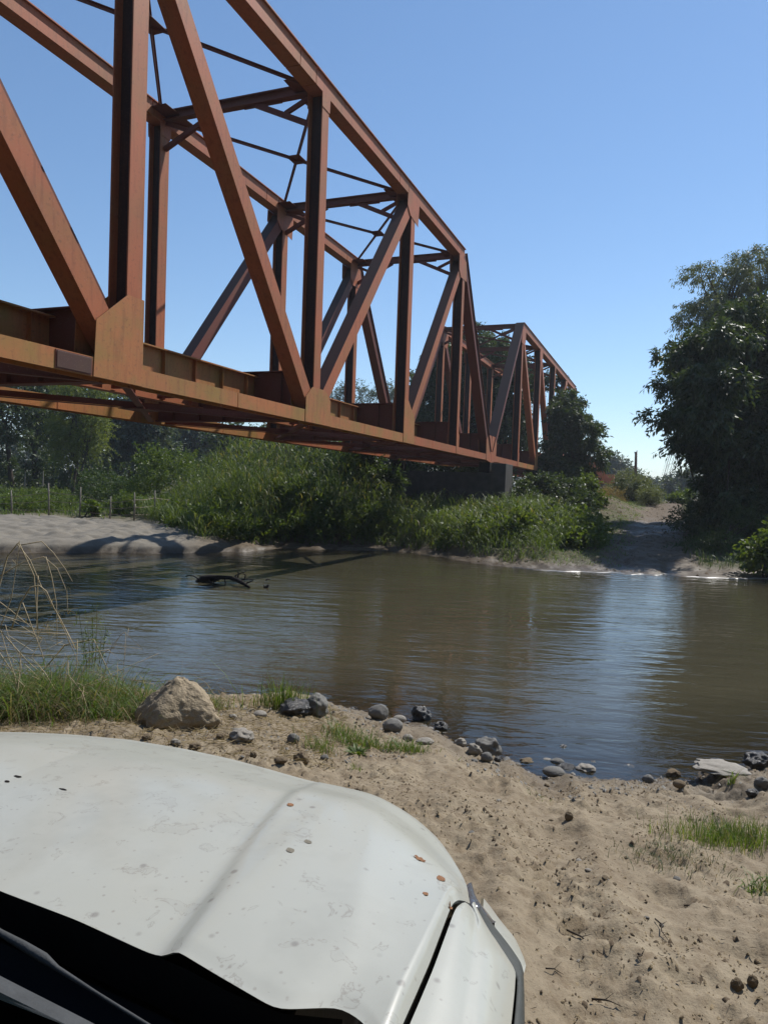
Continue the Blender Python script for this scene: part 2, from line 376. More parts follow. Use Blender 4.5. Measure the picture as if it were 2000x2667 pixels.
bC = N(nt, 'ShaderNodeBump', Distance=.006); nt.links.new(wC, bC.inputs['Height']); nt.links.new(math_(nt, 'MULTIPLY', calm, .25), bC.inputs['Strength']); nt.links.new(bB.outputs[0], bC.inputs['Normal'])
murk = mix(nt, noise(nt, mp2.outputs[0], .6, 4), (.062, .056, .034), (.098, .086, .052))
dfs = N(nt, 'ShaderNodeBsdfDiffuse'); nt.links.new(murk, dfs.inputs[0])
trn = N(nt, 'ShaderNodeBsdfTransparent'); trn.inputs[0].default_value = (.70, .62, .44, 1)
dm = N(nt, 'ShaderNodeMapRange'); dm.inputs['From Min'].default_value = 0; dm.inputs['From Max'].default_value = .45; dm.inputs['To Min'].default_value = .15; dm.inputs['To Max'].default_value = .86
nt.links.new(ad.outputs['Fac'], dm.inputs[0])
body = N(nt, 'ShaderNodeMixShader'); nt.links.new(dm.outputs[0], body.inputs[0]); nt.links.new(trn.outputs[0], body.inputs[1]); nt.links.new(dfs.outputs[0], body.inputs[2])
gls = N(nt, 'ShaderNodeBsdfGlossy', Roughness=.025); nt.links.new(bC.outputs[0], gls.inputs['Normal'])
fr = N(nt, 'ShaderNodeFresnel', IOR=1.55); nt.links.new(bC.outputs[0], fr.inputs['Normal'])
top = N(nt, 'ShaderNodeMixShader'); nt.links.new(fr.outputs[0], top.inputs[0]); nt.links.new(body.outputs[0], top.inputs[1]); nt.links.new(gls.outputs[0], top.inputs[2])
nt.links.new(top.outputs[0], out.inputs[0]); WATER = m
water = mesh_np('river_water', np.stack([WX, WY, np.zeros_like(WX)], -1).reshape(-1, 3), WF, WATER, smooth=True, attrs={'depth': dep.ravel()})
tag(water, kind='structure')

# ------------------------------------------------------------------ truss spans
YAW = 0.37161; BP = 7.1727; BW = 5.2; BD = .42; BB = .384; HB = .32; TB = 8.71; TT = 9.15
AXV = Vector((sin(YAW), cos(YAW), 0)); LTV = Vector((-cos(YAW), sin(YAW), 0))
BZ = CAM_H + 1.669
def bpos(a, y, z=0): return AXV * a + LTV * (8.885 + y) + Vector((0, 0, BZ + z))      # a metres ahead along the bridge
BROT = pi / 2 - YAW
def truss_span(name, label, a0, nodes, x_start, x_end, ybr=True):
    """local x runs away from the camera, y to the far truss, z up from the bottom chord"""
    root = empty(name, bpos(a0, 0), BROT); tag(root, label, 'bridge')
    n = len(nodes) - 1; mid = n // 2
    for side, (y0, y1) in enumerate(((0, BD), (BW, BW + BD))):
        ys = sorted((y0, y1)); yo = -.012 if side == 0 else BW + BD + .012
        # chords: one piece per panel, splice gaps
        for i in range(n):
            xa, xb = nodes[i], nodes[i + 1]
            if i == 0: xa = x_start
            if i == n - 1: xb = x_end
            sp1 = xa + (xb - xa) * .47
            for (p, q_) in ((xa + .012, sp1 - .012), (sp1 + .012, xb - .012)):
                b = MB(); b.box(p, q_, y0, y0 + .03, 0, HB); b.box(p, q_, y1 - .03, y1, 0, HB); b.box(p, q_, y0 + .03, y1 - .03, HB * .42, HB * .42 + .025)
                b.build('bottom_chord', STEEL_Y if i in (1, 2, 3) else STEEL, root)
            if 0 < i < n - 1:
                for (p, q_) in ((xa, xa + 5.7), (xa + 5.725, xb - .6), (xb - .575, xb)):
                    b = MB(); b.box(p + .003, q_ - .003, y0, y1, TB, TT - .03); b.box(p, q_, y0 - .06, y1 + .06, TT - .03, TT); b.build('top_chord', STEEL, root)
        # end posts
        for (pa, pb) in (((x_start + .32, .35), (nodes[1] - .05, TT - .24)), ((x_end - .32, .35), (nodes[n - 1] + .05, TT - .24))):
            b = MB(); P = Vector((pa[0], (y0 + y1) / 2, pa[1])); Q = Vector((pb[0], (y0 + y1) / 2, pb[1]))
            b.bar(P, Q, BD, .42, up=(0, 0, 1)) if False else b.bar(P, Q, .42, BD, up=(0, 1, 0))
            d = (Q - P).normalized(); nrm = Vector((-d.z, 0, d.x)) if d.x > 0 else Vector((d.z, 0, -d.x))
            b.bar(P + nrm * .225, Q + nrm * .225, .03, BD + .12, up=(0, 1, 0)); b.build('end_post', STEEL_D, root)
        # verticals: H-section
        for i in range(1, n):
            x = nodes[i]; b = MB(); w = BB if i != 1 and i != n - 1 else BB * .9
            b.box(x - w / 2, x + w / 2, y0, y0 + .028, .02, TB); b.box(x - w / 2, x + w / 2, y1 - .028, y1, .02, TB)
            b.build('vertical_post', STEEL, root)
            MB().box(x - .015, x + .015, y0 + .029, y1 - .029, .3, TB).build('post_web', STEEL_SHADE, root)
        # diagonals
        for i in range(1, n):
            if i == mid: continue
            j = i + 1 if i < mid else i - 1
            sx = 1 if j > i else -1
            P = Vector((nodes[i] + sx * .18, (y0 + y1) / 2, TB - .25)); Q = Vector((nodes[j] - sx * .22, (y0 + y1) / 2, .42))
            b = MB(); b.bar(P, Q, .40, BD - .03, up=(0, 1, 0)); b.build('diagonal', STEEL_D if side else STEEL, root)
        # gusset plates, both faces
        for yp in ((y0 - .014, y0 - .002), (y1 + .002, y1 + .014)):
            def gus(x, pts, mt=STEEL_Y):
                MB().prism([(x + px, pz) for px, pz in pts], *yp).build('gusset_plate', mt, root)
            for i in range(1, n):
                x = nodes[i]; s_ = 1 if i > mid else -1
                if i == mid:
                    gus(x, [(-.62, .005), (.86, .005), (.86, .70), (.50, .96), (-.28, .95), (-.62, .67)])
                    gus(x, [(-.24, TB), (-.22, 8.33), (.22, 8.33), (.24, TB)], STEEL)
                elif i in (1, n - 1):
                    gus(x, [(-.21, .01), (.21, .01), (.21, .88), (-.21, .88)], STEEL)
                    k = -s_
                    P_ = [(-.30, 8.66), (-.42, 7.81), (.54, 7.77), (.82, 8.05), (.84, TB), (.1, TB)]
                    gus(x, [(k * px, pz) for px, pz in P_], STEEL)
                else:
                    k = s_
                    P_ = [(-.95, .005), (.24, .005), (.24, 1.54), (-.18, 1.54), (-.91, .95)]
                    gus(x, [((px if i < mid else -px), pz) for px, pz in P_])
                    Q_ = [(-.58, TB), (-.5, 7.9), (.36, 8.04), (.66, 8.29), (.64, TB)]
                    gus(x, [((-px if i > mid else px), pz) for px, pz in Q_], STEEL)
            gus(x_start + .35, [(-.36, -.1), (.75, 0), (.86, 1.05), (.45, 1.34), (-.30, 1.34), (-.36, 1.1)], STEEL)
            gus(x_end - .35, [(.36, -.1), (-.75, 0), (-.86, 1.05), (-.45, 1.34), (.30, 1.34), (.36, 1.1)], STEEL)
    yi0, yi1 = BD, BW
    for i in range(1, n):                           # sway struts with knee braces
        x = nodes[i]
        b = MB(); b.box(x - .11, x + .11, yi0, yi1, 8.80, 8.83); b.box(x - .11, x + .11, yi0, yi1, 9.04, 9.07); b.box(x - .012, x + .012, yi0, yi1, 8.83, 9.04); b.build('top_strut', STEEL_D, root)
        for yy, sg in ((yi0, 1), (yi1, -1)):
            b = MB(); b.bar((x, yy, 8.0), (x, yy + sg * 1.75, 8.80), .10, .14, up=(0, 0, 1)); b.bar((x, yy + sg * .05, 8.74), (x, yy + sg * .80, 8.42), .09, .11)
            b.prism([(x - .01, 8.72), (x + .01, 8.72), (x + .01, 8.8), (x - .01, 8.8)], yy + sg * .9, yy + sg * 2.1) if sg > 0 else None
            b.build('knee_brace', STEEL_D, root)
    for i in range(1, n - 1):                       # top lateral bracing
        xa, xb = nodes[i], nodes[i + 1]
        for p, q_ in (((xa + .2, yi0, 8.98), (xb - .2, yi1, 8.98)), ((xa + .2, yi1, 8.965), (xb - .2, yi0, 8.965))):
            b = MB(); b.bar(p, q_, .10, .012); b.bar((p[0], p[1], p[2] - .045), (q_[0], q_[1], q_[2] - .045), .012, .09); b.build('lateral_brace', STEEL_D, root)
        xm = (xa + xb) / 2
        MB().box(xm - .32, xm + .32, (yi0 + yi1) / 2 - .24, (yi0 + yi1) / 2 + .24, 8.935, 8.947).build('brace_plate', STEEL_D, root)
        for xx, yy in ((xa + .3, yi0 + .25), (xa + .3, yi1 - .25), (xb - .3, yi0 + .25), (xb - .3, yi1 - .25)):
            MB().box(xx - .35, xx + .35, yy - .26, yy + .26, 8.915, 8.927).build('brace_plate', STEEL_D, root)
    for i in range(0, n + 1):                       # floor beams
        x = nodes[i]
        if i == 0: x = x_start + .5
        if i == n: x = x_end - .5
        b = MB(); b.box(x - .012, x + .012, yi0, yi1, .08, 1.40); b.box(x - .15, x + .15, yi0, yi1, 1.40, 1.43); b.box(x - .15, x + .15, yi0, yi1, .05, .08)
        for yy in (1.05, 2.1, 2.9, 3.7, 4.6): b.box(x - .11, x + .11, yy - .006, yy + .006, .08, 1.40)
        b.build('floor_beam', STEEL_D, root)
        if i < n:
            xb = nodes[i + 1] if i + 1 < n else x_end - .5
            for sg, yy in ((-1, 1.95), (1, 3.75)):
                b = MB(); b.box(x + .02, xb - .02, yy - .01, yy + .01, .46, 1.27); b.box(x + .02, xb - .02, yy - .16, yy + .16, 1.27, 1.30); b.box(x + .02, xb - .02, yy - .14, yy + .14, .43, .46)
                kx = x + .9
                while kx < xb - .5: b.box(kx - .006, kx + .006, yy - .11, yy + .11, .46, 1.27); kx += 1.15
                b.build('stringer', STEEL_Y if sg < 0 else STEEL, root)
            for (p, q_) in (((x + .3, yi0, .02), (xb - .3, yi1, .02)), ((x + .3, yi1, .005), (xb - .3, yi0, .005))):
                b = MB(); b.bar(p, q_, .16, .014); b.bar((p[0], p[1], .09), (q_[0], q_[1], .09), .014, .13); b.build('bottom_brace', STEEL_D, root)
            xm = (x + xb) / 2
            MB().box(xm - .35, xm + .35, 2.5, 3.2, -.022, -.010).build('brace_plate', STEEL_D, root)
            for k in (.25, .5, .75):
                xx = x + (xb - x) * k
                MB().bar((xx, 2.0, .55), (xx, 3.7, .55), .08, .1).build('stringer_brace', STEEL_D, root)
    return root
A0 = 39.01
nodes1 = [A0 - BP * k for k in (6, 5, 4, 3, 2, 1, 0)]; nodes1[5] = A0 - BP * 1.03; base = nodes1[0]
truss_span('truss_bridge', 'rust-red steel railway truss span reaching over the river, nearest and largest of the bridge', base,
           [x - base for x in nodes1], -.3, A0 - .66 - base)
sp_ = bpy.data.objects['truss_bridge']; SPM = m_steel('dark_scuffed_plate', .1, (.10, .045, .032))
MB().box(12.62, 13.34, -.022, -.003, .03, .29).build('splice_plate', SPM, sp_, bevel=.006)
MB().box(12.60, 13.36, -.012, -.001, .015, .305).build('splice_plate', STEEL_D, sp_)
b2 = A0 + .05
nodes2 = [b2 + .1] + [A0 + 7.0 + 7.1 * k for k in range(5)] + [A0 + 42.4]
truss_span('truss_bridge', 'second red steel truss span standing behind trees beyond the concrete pier', b2, [x - b2 for x in nodes2], -.66, nodes2[-1] - b2 + .4)

def bridge_local(name, label, cat, a, y=0, z=0):
    r = empty(name, bpos(a, y, z), BROT); return tag(r, label, cat)
pier = bridge_local('bridge_pier', 'stained concrete pier, coloured darker for deck shade, holding up the meeting ends of both truss spans', 'pier', A0 - .5)
b = MB(); b.box(-.8, .8, -.6, 5.9, -4.5, -.66); b.build('pier_wall', CONC, pier, bevel=.02)
b = MB(); b.box(-.9, .9, -1.0, -.22, -4.5, -.16); b.build('pier_end_block', CONC, pier, bevel=.02)
b = MB(); b.box(-.9, .9, 5.5, 6.25, -4.5, -.16); b.build('pier_end_block', CONC, pier, bevel=.02)
for xx in (-.42, .42):
    for yy in (.21, 5.41): MB().box(xx - .26, xx + .26, yy - .3, yy + .3, -.62, -.10).build('bearing', WOOD_DARK, pier)
pier = bridge_local('bridge_pier', 'concrete pier among the trees at the far end of the second truss span', 'pier', A0 + 42.6)
MB().box(-.9, .9, -.9, 6.5, -4.2, -.15).build('pier_wall', CONC, pier, bevel=.02)
pier = bridge_local('bridge_abutment', 'concrete abutment on the near bank under the truss bridge, out to the left', 'abutment', base - .4)
MB().box(-1.2, .8, -.9, 6.5, -4.6, -.12).build('abutment_wall', CONC, pier, bevel=.02)
gs = bridge_local('girder_span', 'rust-red plate girder span with upright ribs between trees and far abutment', 'bridge', A0 + 43.2)
for yy, sg in ((.2, -1), (5.3, 1)):
    b = MB(); b.box(0, 34.5, yy - .015, yy + .015, .3, 3.1); b.box(0, 34.5, yy - .22, yy + .22, 3.1, 3.14); b.box(0, 34.5, yy - .22, yy + .22, .26, .3); b.build('plate_girder', STEEL, gs)
    for k in range(30):
        MB().box(.4 + k * 1.16, .43 + k * 1.16, yy - .19, yy + .19, .3, 3.1).build('rib', STEEL, gs)
for k in range(8): MB().box(.5 + k * 4.7, .7 + k * 4.7, .3, 5.2, .5, 1.5).build('cross_girder', STEEL_D, gs)
ab = bridge_local('bridge_abutment', 'grey concrete abutment ending the red plate girder span beside the dirt mound', 'abutment', A0 + 77.4)
b = MB(); b.box(-1.2, 1.6, -1.3, 7.0, -4.0, .15); b.build('abutment_wall', CONC, ab, bevel=.02)
b = MB(); b.box(.45, 1.6, -1.3, 7.0, .15, 1.7); b.build('back_wall', STEEL, ab, bevel=.02)

# ------------------------------------------------------------------ foliage builders
def leaves_np(P, D, L, W, rng, fold=.25):
    """one folded four-cornered leaf per point; P base, D direction"""
    n = len(P); D = D / (np.linalg.norm(D, axis=1, keepdims=True) + 1e-9)
    R = rng.normal(size=(n, 3)); Sd = np.cross(D, R); Sd /= (np.linalg.norm(Sd, axis=1, keepdims=True) + 1e-9)
    Nn = np.cross(Sd, D); L = L[:, None]; W = W[:, None]
    V = np.stack([P, P + D * L * .45 + Sd * W * .5 + Nn * W * fold, P + D * L, P + D * L * .45 - Sd * W * .5 + Nn * W * fold], 1).reshape(-1, 3)
    F = np.arange(n * 4).reshape(-1, 4)
    return V, F
def crown(name, blobs, n, leaf, width, m, parent, seed, nc=120, cr_=.45, droop=.5, shell=.55, spray=.5, zmin=None, twig=True):
    """leaves gathered in sprays inside ellipsoid blobs (x,y,z,rx,ry,rz)"""
    rng = np.random.default_rng(seed); B = np.array(blobs, float)
    vol = B[:, 3] * B[:, 4] * B[:, 5]; vol = vol ** .8; pick = rng.choice(len(B), nc, p=vol / vol.sum())
    u = rng.normal(size=(nc, 3)); u /= np.linalg.norm(u, axis=1, keepdims=True)
    r = (shell + (1 - shell) * rng.random(nc))[:, None]
    C = B[pick, :3] + u * r * B[pick, 3:6] * .92
    if zmin is not None: C[:, 2] = np.maximum(C[:, 2], zmin + rng.random(nc) * .3)
    size = cr_ * (.55 + .9 * rng.random(nc))
    w = size ** 2; k = rng.choice(nc, n, p=w / w.sum())
    O = rng.normal(size=(n, 3)); O *= (rng.random(n) ** .6 / (np.linalg.norm(O, axis=1) + 1e-9))[:, None]
    out = u[k] * spray
    P = C[k] + O * size[k][:, None] * np.array([1, 1, .75]) * 1.2
    D = O * .9 + out + rng.normal(size=(n, 3)) * .55; D[:, 2] -= droop
    if twig:                                      # three leaves in four sit along twigs that leave the cluster
        nt_ = 5; td = u[:, None, :] * .8 + rng.normal(size=(nc, nt_, 3)) * .75; td[:, :, 2] += .15; td /= np.linalg.norm(td, axis=2, keepdims=True) + 1e-9
        tl = size[:, None] * (.9 + 1.5 * rng.random((nc, nt_))); j = rng.integers(nt_, size=n); on = rng.random(n) < .75
        t = rng.random(n) ** .8; L2 = tl[k, j]; d2 = td[k, j]
        P2 = C[k] + d2 * (t * L2)[:, None] + rng.normal(size=(n, 3)) * (leaf * .28); P2[:, 2] -= droop * .45 * L2 * t * t
        D2 = d2 * .7 + rng.normal(size=(n, 3)) * .6; D2[:, 2] -= droop * (.5 + t)
        P = np.where(on[:, None], P2, P); D = np.where(on[:, None], D2, D)
    V, F = leaves_np(P, D, leaf * (.6 + .8 * rng.random(n)), width * (.6 + .8 * rng.random(n)), rng)
    o = mesh_np(name, V, F, m, parent); o['kind'] = 'stuff'
    return C, size
def limb(mb, a, b, r0, r1, rng, sag=.15, n=5, k=6):
    a = Vector(a); b = Vector(b); L = (b - a).length; pts = []; rs = []
    off = Vector(rng.normal(size=3)) * L * .06
    for i in range(n + 1):
        t = i / n; p = a.lerp(b, t) + off * sin(pi * t) + Vector((0, 0, 1)) * (sag * L * sin(pi * t)); pts.append(p); rs.append(r0 + (r1 - r0) * t)
    mb.tube(pts, rs, k)
def tree(name, label, cat, base, blobs, n, leaf, width, m, seed, trunks=1, r=.25, bark=None, nc=120, cr_=.5, droop=.5, shell=.5, group=None, limbs=14, twigs=0, fork=.35, spread=.5, lean=(0, 0)):
    """blobs are absolute; trunk(s) with limbs reach into them"""
    root = empty(name, base); tag(root, label, cat, group); rng = np.random.default_rng(seed)
    bl = [(x - base[0], y - base[1], z - base[2], a, b_, c_) for x, y, z, a, b_, c_ in blobs]
    C, size = crown('crown', bl, n, leaf, width, m, root, seed + 1, nc, cr_, droop, shell)
    top = max(z + c_ for x, y, z, a, b_, c_ in bl); cx = sum(b_[0] for b_ in bl) / len(bl); cy = sum(b_[1] for b_ in bl) / len(bl)
    for t in range(trunks):
        mb = MB(); ox, oy = (rng.normal(size=2) * spread * (trunks > 1))
        f = Vector((cx * .5 + ox * 2 + lean[0], cy * .5 + oy * 2 + lean[1], top * fork)); b0 = Vector((ox, oy, -.4)); tp = Vector((cx + ox * 2, cy + oy * 2, top * .82))
        limb(mb, b0, f, r, r * .72, rng, 0, 4, 8); limb(mb, f, tp, r * .72, r * .12, rng, 0, 5, 7)
        ids = rng.choice(len(C), min(limbs, len(C)), replace=False)
        for i in ids:
            c_ = Vector(C[i]); h_ = min(max((c_.z - f.z) * .5, 0) / max(tp.z - f.z, .1), .75); s_ = f.lerp(tp, h_ * rng.random())
            limb(mb, s_, c_, r * .38 * (1 - h_ * .5), r * .05, rng, .06, 4, 5)
        mb.build('trunk', bark or BARK, root, smooth=True)
    return root
def bl(u, v, y, ru, rv=None, ry=None):            # ellipsoid blob seen at (u,v), y metres ahead, radii in photo pixels
    p = at(u, v, y); k = y / F_PX; rv = rv or ru
    return (p.x, p.y, p.z, ru * k, (ry if ry else ru * k), rv * k)
def ground_at(u, y):
    x = at(u, 1300, y).x; return (x, y, Hs(x, y))

def blades_np(P, L, W, lean, bend, rng, segs=3):
    """arching blades: P roots, lean = horizontal lean vector, bend = how far the tip falls"""
    n = len(P); lean = np.asarray(lean); ln = np.linalg.norm(lean, axis=1, keepdims=True) + 1e-6; ld = lean / ln
    side = np.stack([-ld[:, 1], ld[:, 0], np.zeros(n)], 1); ang = rng.random(n) * 2 * pi
    side = side * np.cos(ang)[:, None] * .9 + np.stack([ld[:, 0], ld[:, 1], np.zeros(n)], 1) * np.sin(ang)[:, None] * .5
    rows = []
    for i in range(segs + 1):
        t = i / segs; w = W * (1 - t) ** .7 * (1 if i else .6); w = np.maximum(w, W * .06)
        c = P + np.stack([ld[:, 0], ld[:, 1], np.zeros(n)], 1) * (L * ln[:, 0] * (t ** 1.6))[:, None]
        c[:, 2] += L * (t * (1 - bend * t * t * .9))
        rows.append(c - side * w[:, None] / 2); rows.append(c + side * w[:, None] / 2)
    V = np.stack(rows, 1).reshape(-1, 3); k = 2 * (segs + 1)
    b = np.arange(n)[:, None] * k; F = np.concatenate([np.stack([b[:, 0] + 2 * i, b[:, 0] + 2 * i + 1, b[:, 0] + 2 * i + 3, b[:, 0] + 2 * i + 2], 1) for i in range(segs)])
    return V, F
def grass(name, X, Y, L, W, m, seed, leanamp=.45, bend=.45, segs=3, zoff=0, parent=None, Z=None):
    rng = np.random.default_rng(seed); n = len(X); z = H(X, Y) if Z is None else Z
    a = rng.random(n) * 2 * pi; am = leanamp * (.3 + rng.random(n))
    lean = np.stack([np.cos(a) * am, np.sin(a) * am, np.zeros(n)], 1)
    V, F = blades_np(np.stack([X, Y, z + zoff], 1), L * (.5 + .8 * rng.random(n)), W * (.6 + .7 * rng.random(n)), lean, bend * (.4 + rng.random(n)), rng, segs)
    return mesh_np(name, V, F, m, parent)
rg0 = np.random.default_rng(7)
def area(n, x0, x1, y0, y1, keep):
    x = x0 + (x1 - x0) * rg0.random(n); y = y0 + (y1 - y0) * rg0.random(n); k = keep(x, y) > rg0.random(n); return x[k], y[k]
def dfar(x, y): return y - np.interp(x, XF, YF)
def qroad(x, y): return x - (y - 25) * .39
def tuftize(x, y, sp=.5, s_=.14, seed=3):         # pull points into tussocks
    cx = np.round(x / sp) + (vn(x / sp, y / sp, seed) - .5) * .6; cy = np.round(y / sp) + (vn(y / sp, x / sp, seed + 1) - .5) * .6
    k = .75; return x * (1 - k) + cx * sp * k + rg0.normal(size=len(x)) * s_, y * (1 - k) + cy * sp * k + rg0.normal(size=len(x)) * s_

# ---- tall cane grass on the mound in front of and beside the pier
def mound_keep(x, y):
    d = dfar(x, y); qq = qroad(x, y)
    left = -7.4 - (y - 28) * .6
    w = sstep(.9, 1.6, d + fbm(x * 1.1, y * 1.1, 2, 201) * .6) * sstep(left, left + .5, x + fbm(x, y, 2, 203) * .5) * (1 - sstep(5.2, 6.0, qq + fbm(x, y, 2, 202) * .5))
    return w
x, y = area(30000, -14, 12, 28, 44, lambda x, y: mound_keep(x, y) * (1 - sstep(2.0, 4.0, x) * .6) * (1 - sstep(37.5, 39, y)))
hh = (1.15 + .9 * vn(x * .35, y * .35, 210)) * (1 + .75 * (1 - sstep(-2.5, 0.5, x)) - .3 * sstep(0, 1.5, x))
hh = hh * (.22 + .78 * sstep(.5, 4.5, x + 7.4 + (y - 28) * .6))
xt, yt = tuftize(x, y, .9, .26, 5)
V_ = grass('cane_grass', xt, yt, np.full(len(x), .62), np.full(len(x), .055), L_CANE, 301, 1.1, 1.1, 4, Z=H(xt, yt) + hh * rg0.random(len(x)) ** .7); tag(V_, 'tall arching cane grass covering the bank mound under the bridge', 'grass', kind='stuff')
x, y = x[::14], y[::14]
V_ = grass('cane_stems', x, y, hh[::14] * 1.15, np.full(len(x), .045), L_CANE, 311, .35, .35, 4); tag(V_, 'upright leafy cane stems standing out of the bank grass', 'grass', kind='stuff')
x, y = area(52000, -14, 13, 26, 40, lambda x, y: mound_keep(x, y))
hh = .42 + .4 * vn(x * .7, y * .7, 211)
zz = H(x, y) + rg0.random(len(x)) * (.35 + .9 * vn(x * .5, y * .5, 212)) * sstep(1, 3.5, dfar(x, y))
V_ = grass('bank_undergrowth', x, y, hh, np.full(len(x), .045), L_BRIGHT, 302, .8, .8, 3, Z=zz); tag(V_, 'dense leafy green undergrowth along the far water edge below the pier', 'undergrowth', kind='stuff')
# weeds of broad leaves on the bank below the pier
bb = []
for i in range(110):
    u = rg0.uniform(480, 1560); y_ = rg0.uniform(28.5, 35); x_ = at(u, 1300, y_).x
    if dfar(x_, y_) < 1.3: continue
    z_ = Hs(x_, y_)
    if x_ < -7.2 - (y_ - 28) * .5: continue
    bb.append((x_, y_, z_ + rg0.uniform(.2, (.6 if x_ > -.8 else 1.6 if x_ > -4.5 else .5)), rg0.uniform(.4, .8), rg0.uniform(.4, .8), rg0.uniform(.35, .6)))
rt_ = empty('bank_shrubs', (0, 0, 0)); tag(rt_, 'tangled broadleaf shrubs and vines among the cane grass below the pier', 'shrubs', kind='stuff')
crown('shrub_leaves', bb, 30000, .17, .11, L_BRIGHT, rt_, 305, 420, .30, .3, .3, .4)

# ---- low grass patches: by the far road, meadow behind the fence, right bank
x, y = area(60000, 4, 24, 25.5, 62, lambda x, y: ((qroad(x, y) > 4.6) & (qroad(x, y) < 8.1 + 1.2 * (vn(x, y, 221) - .5))).astype(float) * sstep(.8, 1.8, dfar(x, y)))
V_ = grass('roadside_grass', x, y, .10 + .16 * vn(x, y, 222), np.full(len(x), .03), L_GRASS, 303, .8, .7, 2); tag(V_, 'short green grass between the dirt track and the bank shrubs', 'grass', kind='stuff')
x, y = area(40000, 10, 34, 26, 60, lambda x, y: sstep(10.4, 11.3, qroad(x, y) + (y - 25) * -.02 + (vn(x * .8, y * .8, 223) - .5)) * sstep(1.0, 2.0, dfar(x, y)))
V_ = grass('right_bank_grass', x, y, .3 + .35 * vn(x * .5, y * .5, 224), np.full(len(x), .04), L_MID, 304, .6, .6, 3); tag(V_, 'shaded weedy grass under the big dark tree right of the track', 'grass', kind='stuff')
def meadow(x, y):
    d = dfar(x, y); xb = at(470, 1300, 1).x * y
    return sstep(10.5, 12.5, d + fbm(x * .3, y * .3, 2, 231) * 3) * (1 - sstep(-4, -1, x - xb)) * (y < 80)
x, y = area(60000, -48, -4, 34, 78, meadow)
V_ = grass('meadow_grass', x, y, .35 + .5 * vn(x * .25, y * .25, 232), np.full(len(x), .07), L_BRIGHT, 306, .7, .7, 3); tag(V_, 'green meadow of low weeds behind the wire fence', 'grass', kind='stuff')

# ---- shrubs on the left
def shrub(label, blobs, n, leaf, width, m, seed, name='shrub', nc=90, cr_=.4, group=None, shell=.7):
    bx = sum(b_[0] for b_ in blobs) / len(blobs); by = sum(b_[1] for b_ in blobs) / len(blobs); z0 = Hs(bx, by)
    root = empty(name, (bx, by, z0)); tag(root, label, 'shrub', group); rng = np.random.default_rng(seed)
    B = [(x - bx, y - by, z - z0, a, b_, c_) for x, y, z, a, b_, c_ in blobs]
    C, _ = crown('foliage', B, n, leaf, width, m, root, seed, nc, cr_, .2, shell, .7, zmin=.05)
    mb = MB()
    for i in rng.choice(len(C), min(10, len(C)), replace=False): limb(mb, (rng.normal() * .15, rng.normal() * .15, -.1), C[i], .05, .012, rng, .05, 4, 5)
    mb.build('stem', BARK, root, smooth=True); return root
shrub('large round bright green bush standing behind the wire fence at the meadow edge', [bl(435, 1262, 45, 98, 88, 2.2), bl(400, 1215, 45, 50, 45, 1.5), bl(380, 1300, 44, 60, 45, 1.6), bl(490, 1290, 45, 60, 50, 1.6)], 24000, .13, .065, L_BRIGHT, 410, nc=240, cr_=.42)
shrub('dark spreading bush left of the round bright bush behind the fence', [bl(265, 1270, 47, 60, 42, 2), bl(310, 1300, 46, 60, 45, 1.8), bl(230, 1300, 46, 40, 35, 1.5)], 13000, .12, .06, L_MID, 411, nc=150)
shrub('low mounded bush overhanging the sand at the left fence posts', [bl(70, 1325, 38, 90, 32, 1.5), bl(140, 1312, 39, 55, 32, 1.3), bl(0, 1318, 39, 60, 40, 1.5)], 15000, .10, .05, L_BRIGHT, 412, nc=170, cr_=.3)
shrub('small bright leafy plant between two fence posts on the sand', [bl(237, 1325, 35.5, 22, 14, .4)], 400, .16, .12, L_BRIGHT, 413, nc=14, cr_=.15)
shrub('small low bush by the fence at the foot of the round bush', [bl(330, 1310, 38, 40, 22, .8), bl(300, 1318, 38, 25, 16, .7)], 3500, .10, .05, L_BRIGHT, 414, nc=50, cr_=.22)
shrub('hazy low bushes at the wood edge behind the round bush', [bl(560, 1225, 60, 60, 25, 2), bl(640, 1222, 60, 55, 30, 2)], 9000, .14, .07, L_MID, 415, nc=90)

shrub('dark dense thicket closing the gap behind the pier on its left side', [bl(880, 1215, 50, 60, 60, 2), bl(960, 1215, 50, 60, 60, 2), bl(1040, 1225, 52, 60, 50, 2), bl(820, 1200, 52, 50, 50, 2)], 20000, .22, .11, L_MID, 416, nc=260, cr_=.5)
shrub('leafy vines climbing the left end of the pier', [bl(1010, 1255, 37.5, 40, 30, .8), bl(960, 1230, 38, 40, 45, .9), bl(925, 1215, 38, 40, 50, .9)], 7000, .2, .10, L_MID, 417, nc=110, cr_=.35)
shrub('dark bushes seen under the deck behind the pier', [bl(1110, 1215, 52, 60, 40, 2), bl(1210, 1215, 52, 60, 40, 2), bl(1290, 1235, 52, 50, 35, 2)], 14000, .22, .11, L_DARK, 418, nc=200, cr_=.5)
# ---- woodland beyond the meadow, each tree its own crown and trunk
WG = 'trees of the wood beyond the meadow'
def wtree(label, y, blobs_uv, n, leaf, width, m, seed, trunks=1, r=.22, ub=None, bark=None, nc=150, cr_=.8, droop=.5, lim=10, fork=.35):
    u0 = ub if ub is not None else blobs_uv[0][0]; b_ = ground_at(u0, y)
    return tree('woodland_tree', label, 'tree', b_, [bl(u, v, y + dy, ru, rv, None) for u, v, ru, rv, dy in blobs_uv], n, leaf, width, m, seed, trunks, r, bark, nc, cr_, droop, .45, WG, lim, fork=fork)
wtree('dark glossy tree at the far left of the wood, filling the picture edge', 66, [(20, 1080, 80, 90, 0), (-60, 1030, 110, 120, 0), (60, 1000, 90, 80, 2), (-150, 1050, 110, 130, 3)], 26000, .32, .17, L_DARK, 501, 3, .25, nc=190)
L_YG = m_leaf('yellow_green_leaf', (.11, .15, .03), (.20, .24, .06), .5, .45)
